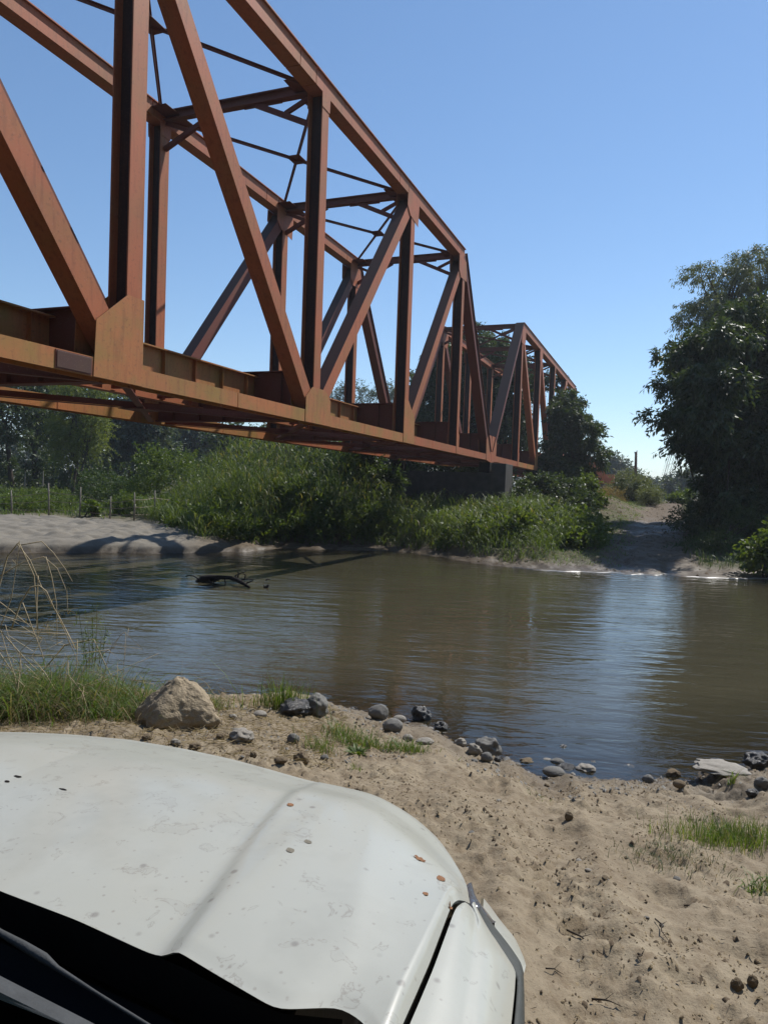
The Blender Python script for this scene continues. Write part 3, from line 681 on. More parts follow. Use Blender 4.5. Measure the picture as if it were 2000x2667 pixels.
wtree('yellow-green sunlit tree with feathery crown in the middle of the left wood', 60, [(250, 1100, 42, 60, 0), (225, 1150, 55, 50, 0), (190, 1090, 60, 70, 1), (170, 1170, 40, 40, 0), (220, 1020, 60, 60, 1)], 30000, .17, .07, L_YG, 502, 3, .16, ub=190, nc=230, cr_=.7, droop=.8, fork=.25)
wtree('dark narrow tree standing close behind the yellow-green tree', 74, [(110, 1080, 70, 90, 0), (150, 1000, 70, 70, 0), (90, 960, 70, 60, 0)], 18000, .30, .16, L_DARK, 503, 2, .25)
wtree('tall silvery-leaved tree right of the yellow-green tree', 76, [(330, 1110, 62, 75, 0), (380, 1120, 55, 60, 0), (300, 1040, 70, 60, 0), (390, 1040, 60, 50, 0), (350, 1190, 60, 30, 0)], 26000, .34, .18, L_FAR, 504, 2, .22, nc=190)
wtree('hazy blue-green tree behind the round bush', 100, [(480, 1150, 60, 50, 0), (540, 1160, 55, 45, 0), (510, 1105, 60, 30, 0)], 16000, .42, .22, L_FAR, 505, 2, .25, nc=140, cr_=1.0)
wtree('mid green rounded tree under the bridge where cane grass begins', 88, [(620, 1175, 45, 38, 0), (660, 1190, 40, 32, 0), (600, 1140, 40, 25, 0)], 15000, .34, .18, L_MID, 506, 2, .22, nc=120, cr_=.9)
wtree('dark green tree under the bridge, rightmost of the wood', 84, [(720, 1175, 50, 40, 0), (780, 1180, 50, 35, 0), (700, 1140, 40, 25, 0)], 14000, .32, .16, L_DARK, 507, 2, .22, nc=120)
wtree('shadowed tree filling the gap left of the silvery-leaved tree', 92, [(200, 1080, 80, 100, 0), (420, 1180, 60, 50, 0), (270, 1180, 50, 50, 0)], 18000, .4, .2, L_DARK, 508, 2, .25, cr_=1.0)
wtree('dark tree outside the left edge of the picture', 62, [(-260, 1040, 130, 150, 0), (-380, 1050, 120, 150, 0)], 14000, .4, .2, L_DARK, 509, 2, .25, cr_=1.0)
b = ground_at(600, 130)
o = empty('distant_wood', b); tag(o, 'hazy distant wood closing the view behind the meadow trees', 'wood', kind='stuff')
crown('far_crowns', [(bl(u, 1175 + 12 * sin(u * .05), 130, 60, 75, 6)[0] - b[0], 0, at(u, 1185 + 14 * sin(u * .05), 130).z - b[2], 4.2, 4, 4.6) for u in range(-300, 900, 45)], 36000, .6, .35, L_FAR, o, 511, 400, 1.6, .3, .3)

# ---- sparse umbrella trees seen through the truss
for k, (u0, pts) in enumerate((((905), [(880, 1030, 30, 12), (915, 1012, 34, 12), (950, 1035, 30, 14), (900, 1050, 34, 10)]), ((1030), [(1000, 1022, 34, 13), (1045, 1030, 36, 14), (1080, 1045, 30, 12), (1020, 1050, 30, 10)]))):
    tree('umbrella_tree', ('feathery flat-topped tree seen through the truss, left one' if k == 0 else 'feathery flat-topped tree seen through the truss, right one beside the big dark leaves'), 'tree', ground_at(u0, 112),
         [bl(u, v, 112, ru, rv, 2) for u, v, ru, rv in pts], 3800, .30, .13, L_FAR, 520 + k, 1, .16, nc=70, cr_=.65, droop=.0, limbs=26, fork=.45)

# ---- big dark trees behind and beside the second span
tree('shade_tree', 'big dark glossy tree rising behind the second truss span', 'tree', ground_at(1200, 66),
     [bl(1110, 1040, 66, 55, 110, 3), bl(1180, 985, 66, 70, 100, 3.5), bl(1270, 960, 68, 75, 90, 3.5), bl(1225, 900, 67, 40, 60, 2.5), bl(1340, 1000, 68, 60, 90, 3), bl(1150, 1130, 66, 80, 60, 3), bl(1300, 1110, 67, 90, 70, 3), bl(1250, 1040, 67, 90, 70, 3)],
     80000, .36, .15, L_DARK, 530, 3, .3, nc=900, cr_=.5, limbs=22)
tree('willow_tree', 'paler tree top showing above the dark tree behind the portal of the second span', 'tree', ground_at(1262, 76),
     [bl(1262, 905, 76, 22, 50, 1.5), bl(1290, 950, 76, 26, 36, 1.5)], 5000, .2, .07, L_WILLOW, 531, 1, .2, nc=50, cr_=.5, droop=1)
tree('shade_tree', 'dark leafy tree leaning over the right side of the second truss span', 'tree', ground_at(1490, 55),
     [bl(1470, 1090, 56, 50, 55, 2), bl(1520, 1130, 55, 48, 50, 2), bl(1460, 1170, 55, 60, 55, 2), bl(1545, 1190, 54, 35, 35, 1.5), bl(1430, 1230, 54, 60, 40, 2), bl(1480, 1050, 57, 30, 40, 1.5), bl(1500, 1240, 54, 45, 35, 1.5)],
     24000, .32, .11, L_DARK, 532, 2, .16, nc=420, cr_=.30, limbs=24, droop=.6)
tree('shade_tree', 'thin branch of leaves crossing the top chord of the second span', 'tree', ground_at(1440, 62),
     [bl(1445, 985, 66, 26, 12, 1), bl(1420, 990, 66, 16, 14, .8)], 900, .28, .11, L_DARK, 533, 1, .06, nc=16, cr_=.35, limbs=6)
shrub('dark broadleaf bush below the second span right of the pier', [bl(1400, 1275, 42, 55, 28, 1.2), bl(1470, 1285, 44, 55, 30, 1.3), bl(1360, 1300, 40, 40, 22, 1), bl(1500, 1320, 42, 40, 22, 1)], 12000, .2, .11, L_DARK, 420, nc=150, cr_=.35)
shrub('bright yellow-green bush at the corner of the girder abutment', [bl(1520, 1275, 46, 28, 30, 1), bl(1545, 1310, 46, 30, 22, .9)], 5500, .16, .09, L_BRIGHT, 421, nc=60, cr_=.3)

# ---- far side of the track
shrub('large olive-brown bush beyond the dirt mound left of the track', [bl(1640, 1265, 62, 38, 30, 2), bl(1680, 1285, 60, 32, 22, 1.8), bl(1615, 1295, 62, 38, 22, 1.8)], 13000, .16, .07, L_WILLOW, 430, nc=150, cr_=.5)
shrub('small olive bush beside the left edge of the track crest', [bl(1685, 1290, 56, 20, 15, 1), bl(1705, 1296, 56, 10, 9, .7)], 4200, .14, .04, L_WILLOW, 431, nc=60, cr_=.3)
shrub('dry straw-coloured grass bank below the girder abutment', [bl(1590, 1300, 58, 28, 20, 1.5), bl(1570, 1290, 60, 20, 18, 1.2)], 4200, .16, .04, L_DRY, 432, nc=60, cr_=.35)
shrub('small bright green bush at the right edge of the track crest', [bl(1765, 1300, 62, 18, 10, 1), bl(1782, 1292, 62, 14, 12, 1)], 3000, .16, .09, L_BRIGHT, 433, nc=30, cr_=.3)
tree('round_tree', 'hazy grey-green tree standing up beyond the girder abutment', 'tree', ground_at(1607, 150),
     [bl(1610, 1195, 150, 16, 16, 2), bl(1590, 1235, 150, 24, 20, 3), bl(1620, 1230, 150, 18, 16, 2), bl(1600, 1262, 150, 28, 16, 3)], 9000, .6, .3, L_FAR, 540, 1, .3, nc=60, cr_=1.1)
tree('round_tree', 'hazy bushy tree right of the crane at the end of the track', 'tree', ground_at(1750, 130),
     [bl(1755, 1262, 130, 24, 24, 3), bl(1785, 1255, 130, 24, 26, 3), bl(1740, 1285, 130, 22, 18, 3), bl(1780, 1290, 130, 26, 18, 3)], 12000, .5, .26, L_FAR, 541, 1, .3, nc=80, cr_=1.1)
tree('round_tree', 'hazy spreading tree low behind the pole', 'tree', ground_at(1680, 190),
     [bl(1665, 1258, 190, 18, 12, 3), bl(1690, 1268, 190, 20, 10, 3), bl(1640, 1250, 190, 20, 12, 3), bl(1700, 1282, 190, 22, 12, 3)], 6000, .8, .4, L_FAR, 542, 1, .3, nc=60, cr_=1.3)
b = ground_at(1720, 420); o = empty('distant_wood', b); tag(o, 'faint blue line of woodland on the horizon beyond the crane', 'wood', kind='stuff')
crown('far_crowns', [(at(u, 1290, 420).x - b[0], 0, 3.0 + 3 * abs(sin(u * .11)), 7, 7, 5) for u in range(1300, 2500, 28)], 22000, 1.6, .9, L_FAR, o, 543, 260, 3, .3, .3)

# ---- big tree on the right
tree('shade_tree', 'huge dark glossy tree overhanging the dirt track on the right', 'tree', ground_at(1905, 35),
     [bl(1800, 915, 35, 62, 32, 2), bl(1935, 860, 36, 95, 80, 3), bl(1770, 935, 35, 60, 26, 1.6), bl(1830, 950, 36, 90, 60, 2.5), bl(1995, 900, 36, 110, 120, 3), bl(1768, 1015, 35, 66, 26, 1.6), bl(1740, 1095, 34, 60, 24, 1.5),
      bl(1830, 1060, 36, 110, 60, 3), bl(1950, 1080, 34, 130, 110, 2.5), bl(1800, 1160, 34, 55, 26, 1.6), bl(1850, 1160, 34, 95, 60, 2.2), bl(1970, 1230, 33, 110, 90, 2), bl(1855, 1225, 34, 50, 32, 2), bl(1885, 1285, 33, 75, 60, 2), bl(1850, 1000, 31.5, 70, 60, 2), bl(1880, 890, 32.5, 80, 60, 2), bl(1830, 1090, 31, 55, 40, 1.6), bl(2080, 1000, 37, 140, 200, 3), bl(2080, 1250, 35, 140, 140, 3), bl(1930, 1180, 33, 90, 80, 1.5), bl(1880, 950, 43, 110, 120, 3), bl(1980, 1100, 44, 120, 120, 3), bl(1850, 1130, 42, 80, 80, 3)],
     150000, .27, .09, L_DARK, 550, 2, .30, nc=1300, cr_=.36, limbs=46, droop=.75, shell=.2, fork=.45)
tree('willow_tree', 'tall pale feathery tree rising above the dark tree at the right edge', 'tree', ground_at(1890, 46),
     [bl(1825, 712, 46, 42, 26, 1.6), bl(1852, 790, 46, 34, 30, 1.6), bl(1810, 820, 46, 42, 36, 2), bl(1900, 740, 47, 40, 45, 2), bl(1960, 690, 47, 50, 42, 2.2), bl(1960, 780, 47, 70, 60, 2.5), bl(1880, 840, 46, 40, 40, 2)],
     30000, .20, .055, L_WILLOW, 551, 1, .3, nc=420, cr_=.36, limbs=30, droop=1.1, fork=.6)
shrub('dark undergrowth bush at the foot of the huge tree', [bl(1850, 1350, 34, 60, 45, 1.5), bl(1930, 1330, 33, 80, 60, 2), bl(2030, 1350, 32, 70, 70, 2), bl(1790, 1345, 36, 35, 30, 1.3)], 22000, .15, .06, L_DARK, 440, nc=240, cr_=.4)
shrub('grey-green twiggy weeds under the huge tree above the right bank', [bl(1940, 1350, 30.5, 45, 30, .8), bl(1880, 1410, 29, 60, 20, .8), bl(1800, 1420, 29.5, 45, 14, .6)], 7000, .09, .03, L_MID, 441, nc=110, cr_=.25)
shrub('sunlit broadleaf bush at the water edge on the right picture border', [bl(1985, 1415, 24.9, 35, 16, .5), bl(2000, 1460, 25, 38, 38, .7), bl(2050, 1430, 25, 60, 60, .8)], 3200, .17, .12, L_BRIGHT, 442, nc=80, cr_=.26)
# ---- fuller wood edge and added unseen trees behind the viewer that block sky light
o = empty('wood_understory', ground_at(100, 72)); tag(o, 'dark low undergrowth between the trunks of the left wood', 'undergrowth', kind='stuff')
bo = o.location
crown('understory_leaves', [(at(u, 1240, y_).x - bo[0], y_ - bo[1], 1.1 + .7 * abs(sin(u)), 2.4, 2.2, 1.8 + .8 * abs(sin(u * 2.3))) for u in range(-420, 860, 42) for y_ in (66 + 8 * abs(sin(u * .7)), 92)], 42000, .34, .18, L_DARK, o, 560, 520, .7, .3, .3)
o = empty('sky_block_trees', (0, -16, 1)); tag(o, 'added unseen trees behind the truck, blocking sky light', 'wood', kind='stuff')
WB = [(x_, -4 * abs(sin(x_)), z_, 5, 4, 5.5) for x_ in range(-60, 61, 6) for z_ in (4.5, 11, 16.5)] + [(x_, 10 + 5 * k_, z_, 4, 4, 5.5) for x_ in (-30, -36) for k_ in range(4) for z_ in (5, 12)] + [(x_, 8 + 5 * k_, z_, 4, 4, 5.5) for x_ in (20, 27) for k_ in range(2) for z_ in (5, 12)]
crown('sky_block_leaves', WB, 30000, 1.5, 1.0, L_MID, o, 561, 900, 2.0, .3, .2)

# ------------------------------------------------------------------ fence on the sandbar
fr_ = empty('wire_fence', (*ground_at(210, 35)[:2], Hs(*ground_at(210, 35)[:2]))); tag(fr_, 'leaning wooden post and wire fence along the back of the far sandbar', 'fence')
posts = [(-60, 34.6, 1278), (30, 34.4, 1277), (127, 35.0, 1258), (211, 35.2, 1268), (289, 34.6, 1293), (351, 34.2, 1282), (404, 35.6, 1277), (470, 36.5, 1285)]
tops = []
for k, (u, y_, vt) in enumerate(posts):
    tpw = at(u, vt, y_); x_ = tpw.x + .02 * ((k * 7) % 5 - 2); z_ = Hs(x_, y_)
    l0 = Vector((x_ + .03 * ((k * 3) % 4 - 1.5), y_, z_ - .25)) - fr_.location; l1 = tpw - fr_.location
    MB().tube([l0, l0.lerp(l1, .5) + Vector((.015, 0, 0)), l1], [.045, .04, .034], 7).build('post', WOOD_POST, fr_, smooth=True); tops.append((l0 + Vector((0, 0, .25)), l1))
for hgt in (.22, .48, .74):
    mb = MB(); pts = []
    for (a, b), (c_, d) in zip(tops[:-1], tops[1:]):
        p = a.lerp(b, hgt); q_ = c_.lerp(d, hgt)
        for i in range(4): pts.append(p.lerp(q_, i / 4) - Vector((0, .04, .05 * sin(pi * i / 4))))
    mb.tube(pts, .010, 4); mb.build('wire', WIRE, fr_)
# pale dead stakes at the wood edge
for k, (u, v0, v1) in enumerate(((66, 1249, 1228), (113, 1249, 1226))):
    p = at(u, v0, 66); q_ = at(u + 1, v1, 66); r_ = tag(empty('dead_stake', p), ('pale bare stake at the wood edge, left of the pair' if k == 0 else 'pale bare stake at the wood edge, right of the pair'), 'stake', 'pale stakes at the wood edge')
    MB().tube([Vector((0, 0, -.6)), q_ - p], [.07, .05], 6).build('stake_wood', BARK_PALE, r_)

# ------------------------------------------------------------------ pole, crane
p = ground_at(1652, 88); pt = at(1656, 1172, 88); r_ = tag(empty('utility_pole', p), 'bare rust-brown pole with broken top standing above the bushes by the track', 'pole')
hh = pt.z - p[2]; off = pt.x - p[0]
MB().tube([(0, 0, -.3), (off * .5 + .02, 0, hh * .5), (off, 0, hh * .96)], [.20, .18, .15], 9).build('pole_shaft', m_simple('rusty_pole', (.13, .062, .042), .8, 4, .4, .5, .3), r_, smooth=True)
MB().tube([(off + .06, 0, hh * .94), (off + .10, 0, hh)], [.09, .02], 5).add([], []).tube([(off - .1, 0, hh * .93), (off - .22, 0, hh * .965)], [.07, .03], 5).build('splintered_top', BARK, r_)

CR = m_simple('crane_steel', (.16, .13, .13), .6, 3, .3, .2, .4); CRD = m_simple('crane_dark', (.04, .04, .045), .6, 3, .3, .2, .4); CRW = m_simple('crane_cab_pale', (.5, .5, .5), .5, 3, .2, .1, .4)
yc_ = 175; p = ground_at(1722, yc_); cr0 = tag(empty('crawler_crane', p), 'distant crawler crane with tall lattice boom at the end of the dirt track', 'crane'); k = yc_ / F_PX; oz = at(1722, 1297, yc_).z - p[2]
def cl(u, v): q_ = at(u, v, yc_); return Vector((q_.x - p[0], 0, q_.z - p[2]))
a = cl(1707, 1298); b_ = cl(1745, 1287)
MB().box(a.x, b_.x, -1.8, 1.8, -.6, b_.z).build('tracks', CRD, cr0, bevel=.15)
a = cl(1706, 1288); b_ = cl(1742, 1283); MB().box(a.x, b_.x, -1.4, 1.4, b_.z - .5, b_.z + .9).build('machine_deck', CR, cr0, bevel=.1)
a = cl(1714, 1283); b_ = cl(1722, 1270); MB().box(a.x, b_.x, -1, 1, a.z + .4, b_.z + .6).build('cab', CRW, cr0, bevel=.1)
MB().box(a.x + .15, b_.x - .1, -1.03, -1.01, a.z + .9, b_.z + .2).build('cab_window', CRD, cr0)
P0 = cl(1727, 1281); P1 = cl(1768, 1120); dv = (P1 - P0); L_ = dv.length; dn = dv.normalized(); sdv = Vector((-dn.z, 0, dn.x)); bwid = .62
cc = [(-1, -1), (1, -1), (1, 1), (-1, 1)]
for sx, sy in cc: MB().tube([P0 + sdv * sx * .25 + Vector((0, sy * .3, 0)), P0 + dn * 2 + sdv * sx * bwid + Vector((0, sy * .6, 0)), P1 + sdv * sx * bwid * .8 + Vector((0, sy * .5, 0))], .05, 4).build('boom_chord', CR, cr0)
mb = MB(); s_ = 2.0; side = 1
while s_ < L_ - 1.2:
    for sy in (-.6, .6): mb.tube([P0 + dn * s_ + sdv * side * bwid + Vector((0, sy, 0)), P0 + dn * (s_ + 1.1) - sdv * side * bwid + Vector((0, sy, 0))], .028, 3)
    s_ += 1.1; side = -side
o = mb.build('boom_lacing', CR, cr0); o['kind'] = 'stuff'
Pt = cl(1719, 1264)
for d_ in (-.3, .3): MB().tube([Pt + Vector((d_, 0, 0)), cl(1756, 1120)], .03, 3).build('pendant_cable', CR, cr0)
MB().tube([P1, cl(1764, 1238)], .03, 3).build('hoist_cable', CR, cr0); a = cl(1764, 1232); MB().box(a.x - .2, a.x + .2, -.2, .2, a.z - .6, a.z + .5).build('hook_block', CRD, cr0, bevel=.05)
a = cl(1724, 1252); MB().box(a.x - .38, a.x + .38, -.3, .3, a.z - .12, a.z + .12).build('bridle', CRD, cr0)
MB().tube([cl(1716, 1270), Pt], .08, 5).build('gantry', CRD, cr0)

# ------------------------------------------------------------------ ground hits and stones
def gpt(u, v):
    d = ray(u, v); t = (CAM_H - .5) / max(-d.z, 1e-4)
    for _ in range(14):
        p_ = EYE + d * t; h_ = max(Hs(p_.x, p_.y), -.02); t += ((CAM_H - h_) / -d.z - t) * .6
    p_ = EYE + d * t; return Vector((p_.x, p_.y, Hs(p_.x, p_.y)))
_ico = {}
def stone_mesh(seed, sub, rough, angular):
    import bmesh
    bm = bmesh.new(); bmesh.ops.create_icosphere(bm, subdivisions=sub, radius=1); rs = Vector((seed * 13.7, seed * 3.1, seed * 7.7))
    for v_ in bm.verts:
        n_ = v_.co.normalized(); k_ = 1 + rough * (mnoise.noise(n_ * 1.1 + rs)) + rough * .5 * mnoise.noise(n_ * 3 + rs) + rough * .22 * mnoise.noise(n_ * 9 + rs)
        if angular:
            c_ = mnoise.voronoi(n_ * 1.3 + rs)[0]; k_ *= 1 - angular * (c_[1] - c_[0]) * .5
        v_.co = n_ * k_
    me = bpy.data.meshes.new('stone'); bm.to_mesh(me); bm.free(); me.polygons.foreach_set('use_smooth', np.ones(len(me.polygons), bool)); return me
def stone(u, v, w, h, label, m, seed, rough=.3, angular=0, sub=4, group='stones along the near water edge', name='stone', depth=1.0, rot=None, sink=.25):
    p_ = gpt(u, v); k_ = p_.y / F_PX; me = stone_mesh(seed, sub, rough, angular); me.materials.append(m)
    o_ = bpy.data.objects.new(name, me); COL.objects.link(o_); sx = w * k_ / 2; sz = h * k_ / 2 / (1 - sink / 2)
    o_.scale = (sx, sx * depth, sz); z_ = max(p_.z, -.03) if p_.z < 0 else p_.z
    o_.location = (p_.x, p_.y + sx * depth * .55, z_ + sz * (1 - sink)); o_.rotation_euler = (0, 0, rot if rot is not None else 0)
    return tag(o_, label, 'stone' if name == 'stone' else 'rock', group if name == 'stone' else None)
SAND_RG = 'stones along the near water edge'
LST = [
 (985, 1872, 62, 40, 'round brown-grey boulder half out of the water beside two pale ovals', ROCK_GREY, .15, 0),
 (1095, 1878, 58, 50, 'rough dark wet rock with pale crust standing in the shallows', ROCK_WET, .4, .9),
 (1152, 1903, 46, 28, 'low dark angular rock in the shallows right of the crusted rock', ROCK_WET, .35, .8),
 (1040, 1878, 40, 18, 'small pale oval cobble just right of the round boulder', ROCK_PALE, .1, 0),
 (1022, 1905, 62, 36, 'smooth grey cobble lying below the round boulder', ROCK_GREY, .15, 0),
 (1062, 1930, 34, 18, 'flat pale cobble right below the smooth grey cobble', ROCK_PALE, .15, 0),
 (1108, 1938, 52, 14, 'long flat pale slab among cobbles by the green weed', ROCK_PALE, .2, 0),
 (763, 1938, 38, 30, 'tilted smooth grey stone alone on brown sand near the hood', ROCK_GREY, .12, 0),
 (628, 1932, 78, 34, 'pale broken flat rock at the sand edge above the hood', ROCK_PALE, .35, .8),
 (575, 1925, 30, 18, 'small dark stone touching the pale broken flat rock', ROCK_TAN, .3, .5),
 (675, 1868, 42, 18, 'smooth pale stone at the water left of the grassy block', ROCK_PALE, .12, 0),
 (782, 1992, 44, 38, 'brown angular stone standing right at the hood edge', ROCK_TAN, .35, .9),
 (731, 1988, 40, 18, 'low brown stone left of the angular stone at the hood edge', ROCK_TAN, .25, .3),
 (845, 1980, 26, 15, 'small grey round stone right of the angular stone at the hood edge', ROCK_GREY, .12, 0),
 (659, 1978, 22, 18, 'small brown chip of rock just above the hood', ROCK_TAN, .3, .8),
 (1200, 1942, 38, 22, 'pale rock on the left shoulder of the big pale boulder', ROCK_PALE, .3, .5),
 (1272, 1972, 84, 56, 'big pale craggy boulder at the water edge in the middle', ROCK_GREY, .35, .9),
 (1236, 1968, 46, 32, 'pale weathered rock leaning on the big craggy boulder', ROCK_PALE, .3, .6),
 (1268, 1982, 36, 24, 'smooth grey cobble in front of the big craggy boulder', ROCK_GREY, .1, 0),
 (1297, 1984, 22, 16, 'dark cobble right of the smooth one by the craggy boulder', ROCK_WET, .15, 0),
 (1444, 2022, 66, 24, 'long smooth grey cobble half buried in sand near the water', ROCK_GREY, .12, 0),
 (1476, 2006, 54, 22, 'dark flat cobble touching the water behind the long one', ROCK_WET, .2, .3),
 (1527, 2012, 60, 24, 'pale jagged flat rock at the water right of the dark cobble', ROCK_PALE, .35, .7),
 (1452, 1992, 42, 20, 'brown rounded cobble at the water above the long cobble', ROCK_GREY, .15, 0),
 (1372, 1990, 44, 18, 'muddy pale rock at the water edge left of the cobbles', ROCK_TAN, .3, .4),
 (1425, 1984, 30, 12, 'little flat pale cobble lying at the water line', ROCK_PALE, .1, 0),
 (1689, 2037, 34, 24, 'reddish-grey round cobble at the shore right of the cobble row', ROCK_GREY, .12, 0),
 (1770, 2053, 38, 20, 'tan smooth oval cobble on the sand below the muddy rock', ROCK_TAN, .08, 0),
 (1755, 2026, 50, 26, 'muddy angular rock at the shore above the tan oval cobble', ROCK_TAN, .35, .8),
 (1881, 2016, 160, 20, 'wide pale flat slab at the water edge on the right', ROCK_PALE, .3, 1.0),
 (1978, 2000, 90, 44, 'dark grey block of rock behind the wide pale slab', ROCK_WET, .3, .9),
 (1988, 2052, 44, 30, 'pale rock near the right picture edge above the grass tuft', ROCK_GREY, .25, .6),
 (1962, 2075, 40, 22, 'dark rock near the right picture edge touching the grass tuft', ROCK_WET, .25, .6),
 (1482, 2137, 27, 26, 'squarish pink-grey stone alone in the middle of the sand', ROCK_TAN, .12, .5),
 (1467, 1950, 28, 14, 'dark wet stone sticking out of the shallow water', ROCK_WET, .3, .5),
 (1545, 1990, 24, 12, 'small black wet stone in the shallows near the shore', ROCK_WET, .3, .5),
 (1640, 2000, 34, 10, 'pale stone barely awash in the shallows on the right', ROCK_PALE, .3, .5),
 (89, 1868, 30, 20, 'grey round stone at the far left above the hood', ROCK_GREY, .15, 0),
 (65, 1864, 24, 15, 'pinkish stone left of the grey round stone at the far left', ROCK_TAN, .15, 0),
 (36, 1850, 30, 15, 'flat grey stone near the left picture edge under the dry stems', ROCK_GREY, .15, 0),
 (6, 1850, 26, 16, 'tan stone cut by the left picture edge', ROCK_TAN, .15, 0),
 (456, 1942, 32, 20, 'white angular stone just above the hood below the big rock', ROCK_PALE, .25, .7),
 (508, 1953, 38, 20, 'dark brown stone right of the white one above the hood', ROCK_TAN, .25, .7),
 (382, 1927, 32, 16, 'tan flat stone left of the white one above the hood', ROCK_TAN, .25, .4),
 (607, 1874, 28, 16, 'white pointed stone between the big rock and the grassy block', ROCK_PALE, .25, .7),
 (1920, 2580, 40, 34, 'grey-brown stone lying in the shadowed sand hollow, left of two', ROCK_TAN, .3, .8),
 (1962, 2572, 34, 34, 'brown stone lying in the shadowed sand hollow, right of two', ROCK_TAN, .2, .6)]
for i, (u, v, w, h, lb, mt_, rg, an) in enumerate(LST): stone(u, v, w * .88, h * .85, lb, mt_, 10 + i, rg, an, depth=.8, rot=.3 * sin(i * 2.1), sink=.45)
bo_ = stone(450, 1896, 222, 122, 'large tan pyramid-shaped rock on the near bank beside the green grass', m_simple('pale_tan_boulder', (.33, .265, .18), .92, 5, .18, .9, .15), 3, .16, .0, 6, name='boulder', depth=.8, rot=.15, sink=.62)
for v_ in bo_.data.vertices:
    c_ = v_.co; k_ = 1 - .55 * max(0, min(1, (c_.z + .2) / 1.2)) ** 1.4; px = c_.x - .05; an = math.atan2(c_.y, px)
    fac = 1 / max(.78, cos(((an + .5) % (2 * pi / 4)) - pi / 4)) * .84
    c_.x *= k_ * fac; c_.y *= k_ * fac; c_.x += .10 * c_.z; c_.xyz *= 1 + .05 * mnoise.noise(c_ * 2.2) + .035 * mnoise.noise(c_ * 7) + .012 * mnoise.noise(c_ * 26)
stone(822, 1870, 66, 62, 'dark upright block with a grass clump behind it at the waterline', ROCK_GREY, 4, .25, .9, 4, name='boulder', depth=.9, rot=.3)
stone(765, 1868, 90, 44, 'mossy muddy rock carrying the tall green grass clump', ROCK_WET, 5, .35, .8, 4, name='boulder', depth=.9, rot=-.3)
# small pebbles: individuals sharing meshes
pm = []
for i in range(8):
    for mt_ in (ROCK_GREY, ROCK_PALE, ROCK_TAN):
        me = stone_mesh(100 + i, 2, .25, .4 * (i % 2)); me.materials.append(mt_); pm.append(me)
rp = np.random.default_rng(99); cnt = 0
def pebble(x_, y_, r_):
    o_ = bpy.data.objects.new('pebble', pm[rp.integers(len(pm))]); COL.objects.link(o_); z_ = Hs(x_, y_)
    o_.scale = (r_, r_ * rp.uniform(.7, 1), r_ * rp.uniform(.35, .6)); o_.location = (x_, y_, z_ + r_ * .15); o_.rotation_euler = (rp.normal() * .2, rp.normal() * .2, rp.random() * 6.3)
    tag(o_, 'small pebble in the scatter of gravel along the near water edge', 'pebble', 'small pebbles of the near shore')
while cnt < 150:
    x_ = rp.uniform(-1.2, 3.8); dn_ = rp.gamma(1.4, .28) - .12; y_ = float(np.interp(x_, XN, YN)) - dn_
    if rp.random() > (1.0 if x_ < 1.7 else .45): continue
    pebble(x_, y_, rp.uniform(.012, .042)); cnt += 1
for i in range(60):
    pebble(rp.uniform(-2.2, 3.2), rp.uniform(2.6, 6.6), rp.uniform(.007, .022))

# ------------------------------------------------------------------ plants of the near bank
def tuft(label, uv, n, L, W, m, seed, spread, lean=.5, bend=.5, name='grass_tuft', cat='grass tuft', group='grass tufts of the near bank', mix_dry=.15):
    p_ = gpt(*uv) if len(uv) == 2 else Vector(uv); rr = np.random.default_rng(seed); X = p_.x + rr.normal(size=n) * spread[0]; Y = p_.y + rr.normal(size=n) * spread[1]
    r_ = tag(empty(name, p_), label, cat, group); nd = int(n * mix_dry); Z = H(X, Y) - .01
    Xl, Yl, Zl = X - p_.x, Y - p_.y, Z - p_.z; rgx = lambda a: a * (.6 + .5 * rr.random(len(a)))
    grass('blades', Xl[nd:], Yl[nd:], np.full(n - nd, L), np.full(n - nd, W), m, seed + 1, lean, bend, 4, parent=r_, Z=Zl[nd:])['kind'] = 'stuff'
    if nd: grass('dry_blades', Xl[:nd], Yl[:nd], np.full(nd, L * .9), np.full(nd, W * .7), L_DRY, seed + 2, lean * 1.4, bend * 1.4, 4, parent=r_, Z=Zl[:nd])['kind'] = 'stuff'
    return r_
tuft('thick green grass covering the near bank left of the tan rock', (130, 1850), 4200, .55, .011, L_GRASS, 600, (.46, .30), .95, .8, mix_dry=.4)
tuft('green grass between the dry stems and the tan rock', (300, 1868), 1500, .30, .010, L_GRASS, 601, (.26, .20), .95, .8, mix_dry=.35)
tuft('thin grass at the left picture edge behind the dry stems', (0, 1860), 1600, .60, .010, L_GRASS, 602, (.36, .25), .9, .8, mix_dry=.45)
tuft('upright green grass clump on the muddy rock at the waterline', (742, 1850), 380, .34, .011, L_GRASS, 603, (.13, .06), .35, .4)
tuft('small grass clump leaning beside the grassy rock on its right', (905, 1925), 260, .20, .009, L_GRASS, 604, (.10, .12), .7, .6)
tuft('low green weeds on the sand among cobbles in the middle', (985, 1950), 420, .14, .010, L_GRASS, 605, (.19, .09), .8, .6)
tuft('thin blades right of the low weeds among the cobbles', (1065, 1955), 120, .15, .008, L_GRASS, 606, (.08, .05), .6, .5)
tuft('sparse blades left of the broad-leaved weed', (830, 1955), 130, .17, .008, L_GRASS, 607, (.07, .07), .6, .5)
tuft('tiny grass sprig on brown sand between hood and water', (925, 2005), 40, .08, .007, L_GRASS, 608, (.03, .02), .6, .5)
tuft('lush bright grass tuft on the sand at the right picture edge', (1905, 2190), 1500, .155, .0055, L_GRASS, 609, (.20, .13), .5, .4)
tuft('sparse darker grass spreading down-left of the lush tuft', (1740, 2235), 520, .085, .0045, L_MID, 610, (.13, .12), .8, .7, mix_dry=.3)
tuft('coarse blades cut by the right picture edge below the lush tuft', (1985, 2330), 70, .16, .010, L_GRASS, 611, (.05, .04), .9, .9)
